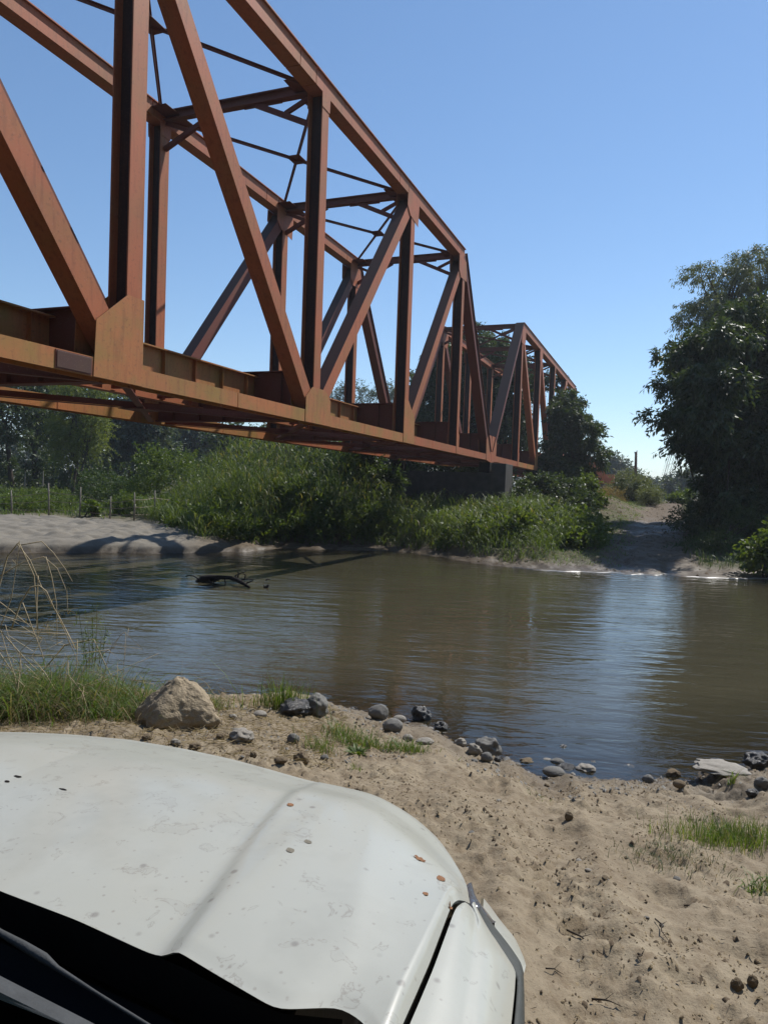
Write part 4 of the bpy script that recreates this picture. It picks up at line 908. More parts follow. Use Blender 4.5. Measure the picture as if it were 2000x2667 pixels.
tuft('single reed-like sprout beside the wide pale slab', (1905, 2035), 26, .24, .012, L_GRASS, 612, (.02, .02), .5, .7)
tuft('thin blades behind the tan pyramid rock by the water', (555, 1850), 110, .26, .008, L_GRASS, 613, (.09, .04), .7, .6)
tuft('little grass seedlings on the sand in the middle distance', (1400, 2075), 60, .05, .005, L_GRASS, 614, (.07, .04), .8, .5)
p_ = gpt(930, 1968); r_ = tag(empty('broadleaf_weed', p_), 'bright green rosette weed with broad pointed leaves among the cobbles', 'weed'); mb = MB()
for i in range(26):
    a = i * 2.4; l_ = .09 + .07 * rp.random(); d = Vector((cos(a), sin(a), .5 + .5 * rp.random())).normalized(); s_ = d.cross(Vector((0, 0, 1))).normalized() * .017
    b0 = d * .02; m1 = d * l_ * .5 + Vector((0, 0, .01)); t1 = d * l_ - Vector((0, 0, .02)); MB().add([b0, m1 + s_, t1, m1 - s_, m1 - Vector((0, 0, .006))], [(0, 4, 1), (1, 4, 2), (2, 4, 3), (3, 4, 0)]).build('leaf', L_BRIGHT, r_)
# dry bent cane stems on the left
DS = [[(0, 1640), (30, 1560), (45, 1470), (52, 1420)], [(-40, 1700), (-10, 1560), (20, 1450), (50, 1412), (90, 1500), (100, 1640)],
      [(45, 1415), (80, 1460), (110, 1530), (150, 1600), (190, 1690), (215, 1750)], [(52, 1420), (110, 1410), (140, 1440), (170, 1480), (190, 1515)],
      [(0, 1500), (60, 1465), (115, 1450), (150, 1480), (175, 1540), (178, 1600)], [(30, 1640), (55, 1570), (80, 1530), (103, 1525), (122, 1540), (140, 1580), (200, 1690)],
      [(120, 1450), (135, 1500), (148, 1570), (150, 1680)], [(0, 1640), (70, 1720), (150, 1790), (230, 1830), (330, 1865)],
      [(0, 1700), (60, 1790), (90, 1850)], [(40, 1810), (110, 1750), (170, 1680), (245, 1665), (270, 1720), (305, 1790)], [(-20, 1760), (50, 1780), (200, 1830), (420, 1870)],
      [(0, 1830), (80, 1800), (200, 1850), (340, 1920)], [(100, 1500), (98, 1560), (96, 1620), (103, 1670)], [(60, 1570), (110, 1700), (135, 1800)], [(-10, 1560), (30, 1590), (90, 1640), (140, 1640)]]
r_ = tag(empty('dry_reed_clump', gpt(20, 1870)), 'tall bent dry straw stems arching over the river at the left edge', 'reeds')
for i, ln in enumerate(DS):
    yy = 6.3 + .12 * (i % 5); pts = []
    for j in range(len(ln) - 1):
        for t in (0, .33, .66): pts.append(at(ln[j][0] + (ln[j + 1][0] - ln[j][0]) * t, ln[j][1] + (ln[j + 1][1] - ln[j][1]) * t, yy) - r_.location)
    pts.append(at(*ln[-1], yy) - r_.location); m_ = len(pts)
    MB().tube(pts, [(.0085 if i in (1, 5, 9) else .0055) * (1 - .6 * j / m_) for j in range(m_)], 5).build('stem', STRAW, r_, smooth=True)
    if i % 2 == 0:
        e = pts[-1]; rr = np.random.default_rng(i); V, F_ = blades_np(np.array([list(pts[k_]) for k_ in rr.integers(m_ // 2, m_, 5)]), np.full(5, .16), np.full(5, .012), rr.normal(size=(5, 3)) * .6, np.full(5, 1.9), rr, 3)
        mesh_np('dead_leaf', V, F_, L_DRY, r_)
rr = np.random.default_rng(640)
for i in range(26):
    x0 = rr.uniform(-.2, 1.0) ; a = gpt(20, 1870) + Vector((x0 * 1.3 - .5, rr.normal() * .12, -.02)) - r_.location; h_ = rr.uniform(.5, 1.25); ln_ = rr.normal() * .35; n_ = 7
    pts = [a + Vector((ln_ * t * h_ + .25 * rr.normal() * t * t, .05 * t, h_ * (t * 1.25 - .75 * t ** 3 * rr.uniform(.4, 1.3)))) for t in [j / n_ for j in range(n_ + 1)]]
    MB().tube(pts, [.0042 * (1 - .7 * j / n_) for j in range(n_ + 1)], 4).build('stem', STRAW, r_, smooth=True)
# fine weed
p_ = gpt(235, 1790); r_ = tag(empty('feathery_weed', p_), 'slender feathery yellow-green weed in front of the dark water', 'weed'); mb = MB(); LP = []
for i in range(7):
    tp = at(205 + 12 * i, 1580 + 25 * ((i * 3) % 4), 6.5) - p_; b0 = Vector((.02 * (i - 3), 0, 0)); mb.tube([b0, b0.lerp(tp, .5) + Vector((.02, 0, 0)), tp], [.004, .003, .0015], 4)
    for j in range(55):
        t = .35 + .65 * rr.random(); q_ = b0.lerp(tp, t); LP.append([q_.x + rr.normal() * .035, q_.y + rr.normal() * .035, q_.z + rr.normal() * .03])
mb.build('stalk', L_GRASS, r_); LP = np.array(LP); V, F_ = leaves_np(LP, rr.normal(size=LP.shape) + np.array([0, 0, .8]), np.full(len(LP), .045), np.full(len(LP), .008), rr)
mesh_np('fine_leaves', V, F_, L_BRIGHT, r_)['kind'] = 'stuff'
# straw litter and twigs on the sand
def litter(name, label, n, xr, yr, L, W, m, seed, dens=None):
    rr = np.random.default_rng(seed); X = rr.uniform(*xr, n); Y = rr.uniform(*yr, n)
    if dens is not None: k_ = dens(X, Y) > rr.random(n); X = X[k_]; Y = Y[k_]
    n = len(X); Z = H(X, Y); a = rr.random(n) * 6.28; l_ = L * (.3 + rr.random(n)); D = np.stack([np.cos(a), np.sin(a), rr.normal(size=n) * .18], 1) * l_[:, None]; S_ = np.stack([-np.sin(a), np.cos(a), np.zeros(n)], 1) * (W * (.5 + rr.random(n)))[:, None]
    P = np.stack([X, Y, Z + .004 + np.abs(rr.normal(size=n)) * .006], 1); B_ = rr.normal(size=(n, 3)) * (L * .08); B_[:, 2] = abs(B_[:, 2]) * .5; U3 = np.array([0, 0, 1.])[None] * (W * .9)
    V = np.stack([P - D / 2 - S_ / 2, P + B_ - S_ / 2, P + D / 2, P + B_ + S_ / 2, P + B_ + U3, P - D / 2 + S_ / 2], 1).reshape(-1, 3); b_ = np.arange(n)[:, None] * 6
    F_ = np.concatenate([b_ + np.array([[0, 1, 4, 5]]), b_ + np.array([[1, 2, 2, 4]])[:, :4], b_ + np.array([[5, 4, 2, 3]])])
    F_ = F_[F_[:, 1] != F_[:, 2]] if True else F_
    return tag(mesh_np(name, V, F_, m), label, None, None, 'stuff')
litter('straw_litter', 'dry straw bits lying on the near bank around the tan rock', 5200, (-3.4, -.3), (4.9, 7.4), .13, .004, L_DRY, 650)
litter('twig_litter', 'dark twig and leaf bits scattered on the sand', 1500, (-.6, 4.2), (2.2, 7), .028, .0025, BARK, 651)
def crumbs(name, label, n, r, m, seed, xr=(-2.6, 4.4), yr=(2.1, 7.6)):
    rr = np.random.default_rng(seed); X = rr.uniform(*xr, n); Y = rr.uniform(*yr, n)
    k_ = (sstep(.35, .7, vn(X * 2.1, Y * 2.1, 37)) * .9 + .12 > rr.random(n)) & (Y < np.interp(X, XN, YN) + .05); X = X[k_]; Y = Y[k_]; n = len(X); Z = H(X, Y)
    R = r * np.minimum(.35 + rr.gamma(1.5, .45, n), 2.0); O = np.array([[1, 0, -.3], [-.4, .9, -.3], [-.6, -.8, -.3], [.2, .1, .75], [.5, .6, .2]], float)
    a = rr.random(n) * 6.28; ca, sa = np.cos(a), np.sin(a); J = 1 + .35 * rr.normal(size=(n, 5, 3)); Q = O[None] * J
    V = np.stack([Q[:, :, 0] * ca[:, None] - Q[:, :, 1] * sa[:, None], Q[:, :, 0] * sa[:, None] + Q[:, :, 1] * ca[:, None], Q[:, :, 2]], 2) * R[:, None, None] + np.stack([X, Y, Z], 1)[:, None]
    b_ = (np.arange(n) * 5)[:, None]; F_ = np.concatenate([b_ + np.array([t_]) for t_ in ((0, 4, 3), (4, 1, 3), (1, 2, 3), (2, 0, 3), (0, 1, 4))])
    return tag(mesh_np(name, V.reshape(-1, 3), F_, m), label, None, None, 'stuff')
CRUMB = m_simple('dry_sand_crumb', (.25, .195, .122), .95, 30, .3, .5, .15); CRUMBD = m_simple('damp_soil_crumb', (.12, .09, .06), .95, 30, .3, .5, .15)
crumbs('sand_crumbs', 'dry crumbs of sand and soil strewn over the near bank', 42000, .0055, CRUMB, 670); crumbs('soil_clods', 'darker soil clods on the trodden near bank', 9000, .009, CRUMBD, 671)
crumbs('gravel', 'fine gravel along the near waterline', 3000, .012, ROCK_GREY, 672, (-1.5, 4.2), (5.2, 8.3))
for k, (uv0, uv1, r0) in enumerate((((1475, 2430), (1570, 2492), .0045), ((1420, 2530), (1466, 2543), .003), ((1660, 2492), (1668, 2512), .005), ((1780, 2365), (1850, 2370), .004), ((1540, 2610), (1620, 2628), .004), ((1705, 2400), (1738, 2452), .004))):
    a = gpt(*uv0); b_ = gpt(*uv1); lb = ['long dark twig on the sand right of the fender', 'short forked twig on the sand beside the wheel arch', 'curled dead leaf standing on the open sand', 'branched twig on the sand near the right grass', 'thin pale twig low on the sand near the bottom', 'slender twig pointing down on the sand at mid right'][k]
    r_ = tag(empty('twig', a), lb, 'twig', 'twigs on the near sand'); d = b_ - a; mb = MB(); mb.tube([Vector((0, 0, .012)), d * .35 + Vector((.01, 0, .018)), d * .7 + Vector((-.008, .01, .014)), d + Vector((0, 0, .008))], [r0, r0 * .9, r0 * .6, r0 * .25], 5)
    mb.tube([d * .35 + Vector((.01, 0, .018)), d * .55 + Vector((.03, .03, .03))], [r0 * .5, r0 * .15], 4); mb.build('twig_wood', BARK, r_, smooth=True)

def far_clods(name, label, n, r, m, seed, keep):
    rr = np.random.default_rng(seed); X = rr.uniform(-1, 30, n); Y = rr.uniform(24, 62, n); k_ = keep(X, Y) > rr.random(n); X = X[k_]; Y = Y[k_]; n = len(X)
    R = r * np.minimum(.4 + rr.gamma(1.5, .5, n), 2.4); O = np.array([[1.2, 0, -.3], [-.4, .9, -.3], [-.6, -.8, -.3], [.2, .1, .6], [.5, .6, .2]], float); a = rr.random(n) * 6.28; ca, sa = np.cos(a), np.sin(a); Q = O[None] * (1 + .4 * rr.normal(size=(n, 5, 3)))
    V = np.stack([Q[:, :, 0] * ca[:, None] - Q[:, :, 1] * sa[:, None], Q[:, :, 0] * sa[:, None] + Q[:, :, 1] * ca[:, None], Q[:, :, 2]], 2) * R[:, None, None] + np.stack([X, Y, H(X, Y)], 1)[:, None]
    b_ = (np.arange(n) * 5)[:, None]; F_ = np.concatenate([b_ + np.array([t_]) for t_ in ((0, 4, 3), (4, 1, 3), (1, 2, 3), (2, 0, 3), (0, 1, 4))])
    return tag(mesh_np(name, V.reshape(-1, 3), F_, m), label, None, None, 'stuff')
far_clods('dirt_clods', 'clods of brown earth on the far dirt track and its shore', 16000, .035, CRUMBD, 680, lambda x, y: ((dfar(x, y) > .1) & (qroad(x, y) < 12.5)).astype(float) * (sstep(.35, .6, vn(x * .8, y * .8, 86)) * .9 + .08) * ((dfar(x, y) < 1.6) | (qroad(x, y) > 5.5)))
far_clods('mound_rubble', 'rough earth and dead brush covering the dirt mound left of the track', 5000, .09, CRUMBD, 681, lambda x, y: np.exp(-((qroad(x, y) - 5.6) / 1.5) ** 2 - ((y - 49) / 5) ** 2))
x, y = area(9000, -2, 26, 24, 60, lambda x, y: (dfar(x, y) > .25) * sstep(.5, .7, vn(x * .9, y * .9, 87)) * ((dfar(x, y) < 1.9) | (np.abs(qroad(x, y) - 9.2) > 2.0)) * (qroad(x, y) < 13))
tag(grass('shore_weeds', x, y, np.full(len(x), .12), np.full(len(x), .02), L_MID, 307, .8, .7, 2), 'thin weeds creeping over the far shore and the track edges', 'weeds', kind='stuff')
# ------------------------------------------------------------------ driftwood in the river
def wpt(u, v, z=0): return atz(u, v, z)
def drift(label, main, rad_, twigs, loc):
    r_ = tag(empty('driftwood', loc), label, 'driftwood', 'driftwood snagged in the river')
    MB().tube([Vector(p_) - Vector(loc) for p_ in main], rad_, 9).build('log', WOOD_DARK, r_, smooth=True)
    for tw in twigs: MB().tube([Vector(p_) - Vector(loc) for p_ in tw], [.022 * (1 - .75 * j / len(tw)) for j in range(len(tw))], 5).build('branch', WOOD_DARK, r_, smooth=True)
yl = 18.8
def A(u, v, dy=0): return at(u, v, yl + dy)
drift('long curved dark log with root mass lying across the shallow river', [A(512, 1520, .3), A(530, 1512, .2), A(548, 1507, .1), A(575, 1504), A(600, 1505, -.1), A(618, 1511, -.3), A(635, 1520, -.5), A(650, 1530, -.8)], [.08, .14, .10, .055, .05, .055, .048, .03],
      [[A(628, 1516, -.4), A(612, 1500), A(630, 1492, .2), A(642, 1488, .3)], [A(640, 1520, -.4), A(655, 1514, -.5), A(660, 1512, -.6)], [A(585, 1506), A(588, 1518), A(584, 1528, -.2)], [A(560, 1510), A(556, 1520), A(552, 1524)], [A(520, 1510), A(505, 1500, .3), A(490, 1499, .4), A(484, 1502, .4)],
       [A(548, 1508), A(535, 1500, .2), A(515, 1500, .3)], [A(630, 1510, -.2), A(645, 1508, -.1), A(660, 1509)], [A(620, 1505), A(622, 1492, .1), A(618, 1489, .1)], [A(560, 1516), A(566, 1511), A(572, 1514)], [A(545, 1514), A(560, 1521, -.2), A(600, 1529, -.5), A(640, 1528, -.7)], [A(637, 1508), A(640, 1498), A(634, 1493)]], A(580, 1520))
yl = 18.3
drift('short dark stub of wood poking out of the water right of the long log', [A(690, 1533), A(696, 1528), A(700, 1523)], [.05, .04, .025], [[A(690, 1531), A(688, 1524, .1)], [A(694, 1511, 1), A(697, 1508, 1.1), A(704, 1510, 1.1)]], A(693, 1533))
r_ = tag(empty('stick', gpt(1200, 1478)), 'dark forked root stub at the far waterline below the bank shrubs', 'stick'); k_ = r_.location.y / F_PX
MB().tube([(0, 0, -.1), (-.06, 0, .14), (-.16, 0, .34)], [.05, .04, .015], 5).tube([(-.06, 0, .14), (.1, 0, .3)], [.03, .01], 4).build('root_wood', BARK, r_, smooth=True)

# thin foam line where the river laps the far bank
rr = np.random.default_rng(660); xs = np.arange(4.6, 13.5, .02); yb_ = np.interp(xs, XF, YF); zz_ = []
Vf = []; 
for x_, y_ in zip(xs, yb_):
    for dy in np.arange(-.9, .9, .02):
        if Hs(x_, y_ + dy) > .0: break
    Vf.append((x_, y_ + dy))
Vf = np.array(Vf); ker = np.ones(25) / 25; Vf[12:-12, 1] = np.convolve(Vf[:, 1], ker, 'valid')
wd = (.012 + .05 * vn(xs * 2.5, xs * 0, 5)) * sstep(4.6, 6.5, xs) * sstep(.2, .5, vn(xs * 1.3, xs * 0, 8))
V = np.concatenate([np.stack([Vf[:, 0], Vf[:, 1] - wd, np.full(len(xs), .004)], 1), np.stack([Vf[:, 0], Vf[:, 1] + .01, np.full(len(xs), .02)], 1)]); n_ = len(xs); i_ = np.arange(n_ - 1)
tag(mesh_np('foam', V, np.stack([i_, i_ + 1, i_ + 1 + n_, i_ + n_], 1), m_simple('river_foam', (.36, .35, .32), .4, 12, .1, .3)), 'thin white foam line along the far waterline at the dirt track', None, None, 'stuff')

# ------------------------------------------------------------------ the pickup truck
HD = rad(13); GZT = .9
def m_paint(name):
    m, nt, o = mat(name); v = coords(nt)
    n1 = noise(nt, v, 2.2, 4); n2 = noise(nt, v, 16, 5, .62, .8); n3 = noise(nt, v, 75, 3, .6); n4 = noise(nt, v, 6, 4, .6)
    c = mix(nt, n1, (.40, .395, .335), (.445, .44, .38))
    c = mix(nt, math_(nt, 'MULTIPLY', ramp(nt, n4, [(.5, g(0)), (.72, g(1))]), .5), c, (.33, .325, .28))
    c = mix(nt, math_(nt, 'MULTIPLY', ramp(nt, n2, [(.58, g(0)), (.70, g(1))]), .22), c, (.31, .295, .25))
    ring = ramp(nt, n2, [(.60, g(0)), (.615, g(1)), (.63, g(0))]); c = mix(nt, math_(nt, 'MULTIPLY', ring, .55), c, (.24, .21, .17))
    vo = N(nt, 'ShaderNodeTexVoronoi', Scale=26.0); nt.links.new(v, vo.inputs['Vector'])
    sep_ = N(nt, 'ShaderNodeSeparateColor'); nt.links.new(vo.outputs['Color'], sep_.inputs[0])
    dot = math_(nt, 'MULTIPLY', ramp(nt, vo.outputs['Distance'], [(.10, g(1)), (.20, g(0))]), ramp(nt, sep_.outputs[0], [(.80, g(0)), (.84, g(1))]))
    c = mix(nt, math_(nt, 'MULTIPLY', dot, .7), c, (.22, .20, .17))
    vo2 = N(nt, 'ShaderNodeTexVoronoi', Scale=90.0); nt.links.new(v, vo2.inputs['Vector']); sp2 = N(nt, 'ShaderNodeSeparateColor'); nt.links.new(vo2.outputs['Color'], sp2.inputs[0])
    dot2 = math_(nt, 'MULTIPLY', ramp(nt, vo2.outputs['Distance'], [(.15, g(1)), (.3, g(0))]), ramp(nt, sp2.outputs[0], [(.88, g(0)), (.9, g(1))]))
    c = mix(nt, math_(nt, 'MULTIPLY', dot2, .5), c, (.25, .22, .18))
    r_ = math_(nt, 'ADD', .24, math_(nt, 'MULTIPLY', n4, .35))
    principled(nt, o, c, r_, bump(nt, n3, .04, .001), spec=.45, **{'Coat Weight': .5, 'Coat Roughness': .14}); return m
PAINT = m_paint('dusty_white_paint'); BLK = m_simple('black_plastic', (.008, .008, .009), .6, 20, .2, .1, .3); TRIM = m_simple('faded_grey_trim', (.055, .058, .052), .6, 14, .35, .2, .3)
GAPM = m_simple('panel_gap_black', (.002, .002, .002), 1, 20, .1, .0, .0)
GLASS = m_simple('dark_glass', (.03, .045, .05), .04, 2, .1, .0, .7); LENS = m_simple('headlamp_lens', (.09, .09, .10), .15, 8, .2, .1, .6)
TYRE = m_simple('muddy_tyre', (.10, .088, .07), .9, 12, .5, .8, .2); RUST = m_simple('rust_spot', (.24, .12, .06), .8, 60, .4, .3, .2); CHROME = m_simple('steel_rim', (.4, .4, .4), .35, 6, .2, .1, .5, .8)
SEAL = m_simple('grey_cowl_plastic', (.060, .062, .062), .7, 25, .3, .2, .3)
truck = tag(empty('pickup_truck', (0, 0, GZT), -HD), 'dirty white pickup truck parked on the sand, its hood filling the lower left', 'truck')
ch, sh = cos(HD), sin(HD)
def T(u, v, z):                                   # photo pixel on a level -> truck frame (right, forward, up)
    p_ = atz(u, v, CAM_H + z); return Vector((p_.x * ch - p_.y * sh, p_.x * sh + p_.y * ch, p_.z - GZT))
SC = -1.06
def resample(pts, n, smooth=2):
    pts = [Vector(p_) for p_ in pts]; d = [0]
    for a, b_ in zip(pts[:-1], pts[1:]): d.append(d[-1] + (b_ - a).length)
    o_ = []
    for i in range(n):
        t = d[-1] * i / (n - 1); j = 0
        while j < len(d) - 2 and d[j + 1] < t: j += 1
        f = (t - d[j]) / max(d[j + 1] - d[j], 1e-9); o_.append(pts[j].lerp(pts[j + 1], f))
    for _ in range(smooth): o_ = [o_[0]] + [(o_[i - 1] + o_[i] * 2 + o_[i + 1]) / 4 for i in range(1, n - 1)] + [o_[-1]]
    return o_
def coons(c0, c1, d0, d1, fz=None):               # c0 rear, c1 front (left->right); d0 left, d1 right (rear->front)
    n = len(c0); m_ = len(d0); G = []
    for j in range(m_):
        b_ = j / (m_ - 1); row = []
        for i in range(n):
            a = i / (n - 1)
            p_ = c0[i] * (1 - b_) + c1[i] * b_ + d0[j] * (1 - a) + d1[j] * a - (c0[0] * (1 - a) * (1 - b_) + c0[-1] * a * (1 - b_) + c1[0] * (1 - a) * b_ + c1[-1] * a * b_)
            if fz: p_ = p_ + Vector((0, 0, fz(p_, a, b_)))
            row.append(p_)
        G.append(row)
    return G
def grid_mb(mb, G, flip=False):
    m_ = len(G); n = len(G[0]); k_ = len(mb.v); mb.v += [tuple(p_) for r in G for p_ in r]
    for j in range(m_ - 1):
        for i in range(n - 1):
            f = (k_ + j * n + i, k_ + j * n + i + 1, k_ + (j + 1) * n + i + 1, k_ + (j + 1) * n + i); mb.f.append(f[::-1] if flip else f)
def mirror(G): return [[Vector((2 * SC - p_.x, p_.y, p_.z)) for p_ in r] for r in G]
# hood, right half from measured outline; left half mirrored
rear = [Vector((SC, 1.0, 1.115)), T(0, 2320, -.63), T(200, 2396, -.638), T(390, 2483, -.646), T(418, 2491, -.645), T(450, 2492, -.638), T(560, 2560, -.640), T(720, 2655, -.645), T(885, 2648, -.65), T(950, 2690, -.65), T(1000, 2790, -.648)]
front = [Vector((SC, 1.692, 1.060)), T(480, 1950, -.69), T(600, 1976, -.695), T(700, 2003, -.70), T(800, 2032, -.705), T(900, 2052, -.712), T(978, 2070, -.72), T(1040, 2103, -.73), T(1085, 2133, -.74), T(1140, 2182, -.745), T(1180, 2238, -.75), T(1205, 2285, -.745), T(1219, 2325, -.735)]
right = [rear[-1], T(1050, 2665, -.648), T(1080, 2598, -.65), T(1118, 2510, -.652), T(1152, 2420, -.656), T(1170, 2372, -.66), T(1180, 2352, -.664), T(1192, 2344, -.668), T(1208, 2346, -.685), T(1224, 2354, -.71), front[-1]]
left = [rear[0], front[0]]
gr0, gr1 = T(415, 2491, -.645), T(822, 2030, -.705)
cr0_, cr1_ = T(885, 2645, -.65), T(990, 2150, -.72)
def hood_z(p_, a, b_):
    t = (p_.y - gr0.y) / (gr1.y - gr0.y); gx_ = gr0.x + (gr1.x - gr0.x) * t; w_ = .030 - .012 * min(max(t, 0), 1)
    z_ = .013 * float(sstep(gx_, gx_ + w_ * 1.3, p_.x)) * (1 - .4 * t)
    t2 = (p_.y - cr0_.y) / (cr1_.y - cr0_.y); cx_ = cr0_.x + (cr1_.x - cr0_.x) * t2
    e = 4 * b_ * (1 - b_); z_ += .028 * e * (1 - max(0, (p_.x - cx_)) / .16) if p_.x > cx_ else .028 * e
    ed = min(1, (1 - a) / .02) * min(1, b_ / .01 if b_ < .5 else (1 - b_) / .05)
    return z_ * (ed if a > .5 or b_ > .9 else 1) if b_ > .02 else (z_ if a < .45 else z_ * .9)
NC, NR = 90, 70
c0_ = resample(rear, NC, 2); c1_ = resample(front, NC, 5); d1_ = resample(right, NR, 1); d0_ = resample(left, NR, 0)
c0_[0] = d0_[0]; c1_[0] = d0_[-1]; c0_[-1] = d1_[0]; c1_[-1] = d1_[-1]
G = coons(c0_, c1_, d0_, d1_, hood_z)
mb = MB(); grid_mb(mb, G)
rimf = [G[-1]]; 
for dz, dt, ds in ((-.012, .006, .003), (-.035, .008, .004), (-.10, -.01, .0)): rimf.append([p_ + Vector((ds, dt, dz)) for p_ in G[-1]])
grid_mb(mb, rimf)
lip = [[p_ + Vector((0, .004, -.004)) for p_ in G[0]], G[0]]; grid_mb(mb, lip)
sidel = [[r[-1] for r in G], [r[-1] + Vector((-.002, 0, -.006)) for r in G]]; grid_mb(mb, sidel)
G2 = mirror(G); grid_mb(mb, G2, True); grid_mb(mb, mirror(rimf), True); grid_mb(mb, mirror(lip), True); grid_mb(mb, mirror(sidel), True)
mb.build('hood', PAINT, truck, smooth=True)
# fenders
fo = [T(1300, 2900, -.70), T(1318, 2760, -.725), T(1331, 2667, -.735), T(1340, 2580, -.742), T(1343, 2528, -.748), T(1306, 2470, -.75), T(1270, 2426, -.745), T(1247, 2390, -.735), T(1242, 2370, -.722)]
fi = [p_ + Vector((.0065, -.003, -.003)) for p_ in right[:8]]; fi[0] = T(1040, 2790, -.655); fi = [T(1000, 2960, -.655)] + fi[:7] + [T(1196, 2357, -.675)]
rg_ = [T(1180, 2900, -.665), T(1196, 2760, -.668), T(1207, 2667, -.672), T(1214, 2600, -.674), T(1222, 2540, -.677), T(1230, 2470, -.68), T(1236, 2420, -.684), T(1239, 2390, -.69), T(1226, 2362, -.69)]
A_ = resample(fi, 40, 1); B_ = resample(rg_, 40, 1); C_ = resample(fo, 40, 1); Gf = []
for i in range(40):
    row = [A_[i].lerp(B_[i], t) + Vector((0, 0, .006 * sin(pi * t))) for t in (0, .25, .5, .75, .93)] + [B_[i] + Vector((.004, 0, -.003))] + [B_[i].lerp(C_[i], t) + Vector((0, 0, .012 * sin(pi * t))) for t in (.15, .35, .6, .85, 1)]
    Gf.append(row)
def both(name, G_, m_, smooth=True):
    for k_, (GG, fl) in enumerate(((G_, False), (mirror(G_), True))):
        mb = MB(); grid_mb(mb, GG, fl); o_ = mb.build(name, m_, truck, smooth=smooth)
sk = [[r[0] for r in Gf], [r[0] + Vector((0, 0, -.03)) for r in Gf]]
for GG, fl in ((Gf, False), (mirror(Gf), True)):
    mb = MB(); grid_mb(mb, GG, fl); q_ = sk if not fl else mirror(sk); grid_mb(mb, q_, fl); mb.build('fender', PAINT, truck, smooth=True)
both('panel_gap', [[p_ + Vector((-.008, .004, -.03)) for p_ in right[:10]], [p_ + Vector((.02, -.01, -.03)) for p_ in fi[1:9] + [Gf[-1][5], Gf[-1][8]]]], GAPM)
# wheel-arch moulding
mo_ = [T(1366, 2900, -.76), T(1367, 2760, -.775), T(1366, 2667, -.785), T(1365, 2585, -.79), T(1362, 2521, -.80), T(1329, 2472, -.80), T(1292, 2425, -.795), T(1264, 2390, -.775), T(1250, 2368, -.75)]
D_ = resample(mo_, 40, 1); both('wheel_arch_moulding', [[C_[i] + Vector((.003, 0, -.012)), C_[i].lerp(D_[i], .25) + Vector((0, 0, .0)), C_[i].lerp(D_[i], .9) + Vector((0, 0, .006)), D_[i], D_[i] + Vector((-.003, 0, -.05)), D_[i] + Vector((-.03, 0, -.055))] for i in range(40)], TRIM)
for k_, (u, v, l_) in enumerate(((1348, 2545, .016), (1349, 2600, .05))):
    p_ = T(u, v, -.772); MB().box(p_.x - .003, p_.x + .003, p_.y - l_ / 2, p_.y + l_ / 2, p_.z - .02, p_.z + .001).build('paint_chip', BLK, truck)
# headlamp, bumper corner, bumper, grille
ln = [T(1221, 2300, -.76), T(1226, 2345, -.74), T(1242, 2366, -.74), T(1256, 2392, -.76), T(1270, 2402, -.79), T(1284, 2404, -.80)]
lo = [T(1223, 2299, -.78), T(1233, 2325, -.79), T(1252, 2356, -.80), T(1266, 2372, -.81), T(1277, 2386, -.815), T(1288, 2403, -.815)]
La, Lb = resample(ln, 14, 1), resample(lo, 14, 1); both('headlamp', [[La[i] + Vector((-.01, 0, -.01)), La[i], La[i].lerp(Lb[i], .5) + Vector((.004, .004, 0)), Lb[i], Lb[i] + Vector((-.004, -.002, -.08))] for i in range(14)], LENS)
bi = [T(1258, 2362, -.83), T(1275, 2385, -.83), T(1290, 2418, -.83), T(1330, 2470, -.83), T(1360, 2518, -.83), T(1364, 2535, -.83)]
bo2 = [T(1252, 2340, -.93), T(1287, 2382, -.92), T(1317, 2414, -.91), T(1344, 2447, -.90), T(1359, 2485, -.89), T(1364, 2522, -.86)]
Ba, Bb = resample(bi, 20, 1), resample(bo2, 20, 1)
both('bumper_corner', [[Ba[i], Ba[i].lerp(Bb[i], .5) + Vector((.003, .003, .008)), Bb[i], Bb[i] + Vector((0, 0, -.10)), Bb[i] + Vector((-.02, -.02, -.28))] for i in range(20)], PAINT)
yb0 = Bb[0].y - .02; xb0 = Bb[0].x - .05
prof = [(xb0, yb0), (xb0 - .10, yb0 + .13), (xb0 - .35, yb0 + .21), (SC, yb0 + .24), (2 * SC - xb0 + .35, yb0 + .21), (2 * SC - xb0 + .10, yb0 + .13), (2 * SC - xb0, yb0)]
mb = MB(); grid_mb(mb, [[Vector((x_ - (x_ - SC) * i_, y_ - o_, z_)) for x_, y_ in prof] for z_, o_, i_ in ((.86, .10, .06), (.84, .01, .0), (.70, .0, 0), (.55, .02, 0), (.42, .10, .04))][::-1]); mb.build('front_bumper', PAINT, truck, smooth=True)
mb = MB(); grid_mb(mb, [[Vector((x_ * .55 + SC * .45, y_ - .16, z_)) for x_, y_ in prof] for z_ in (.90, .84)]); mb.build('grille', BLK, truck)
for k_ in range(4): MB().box(SC - .42, SC + .42, yb0 + .12, yb0 + .15, .80 + k_ * .02, .81 + k_ * .02).build('grille_bar', CHROME, truck)
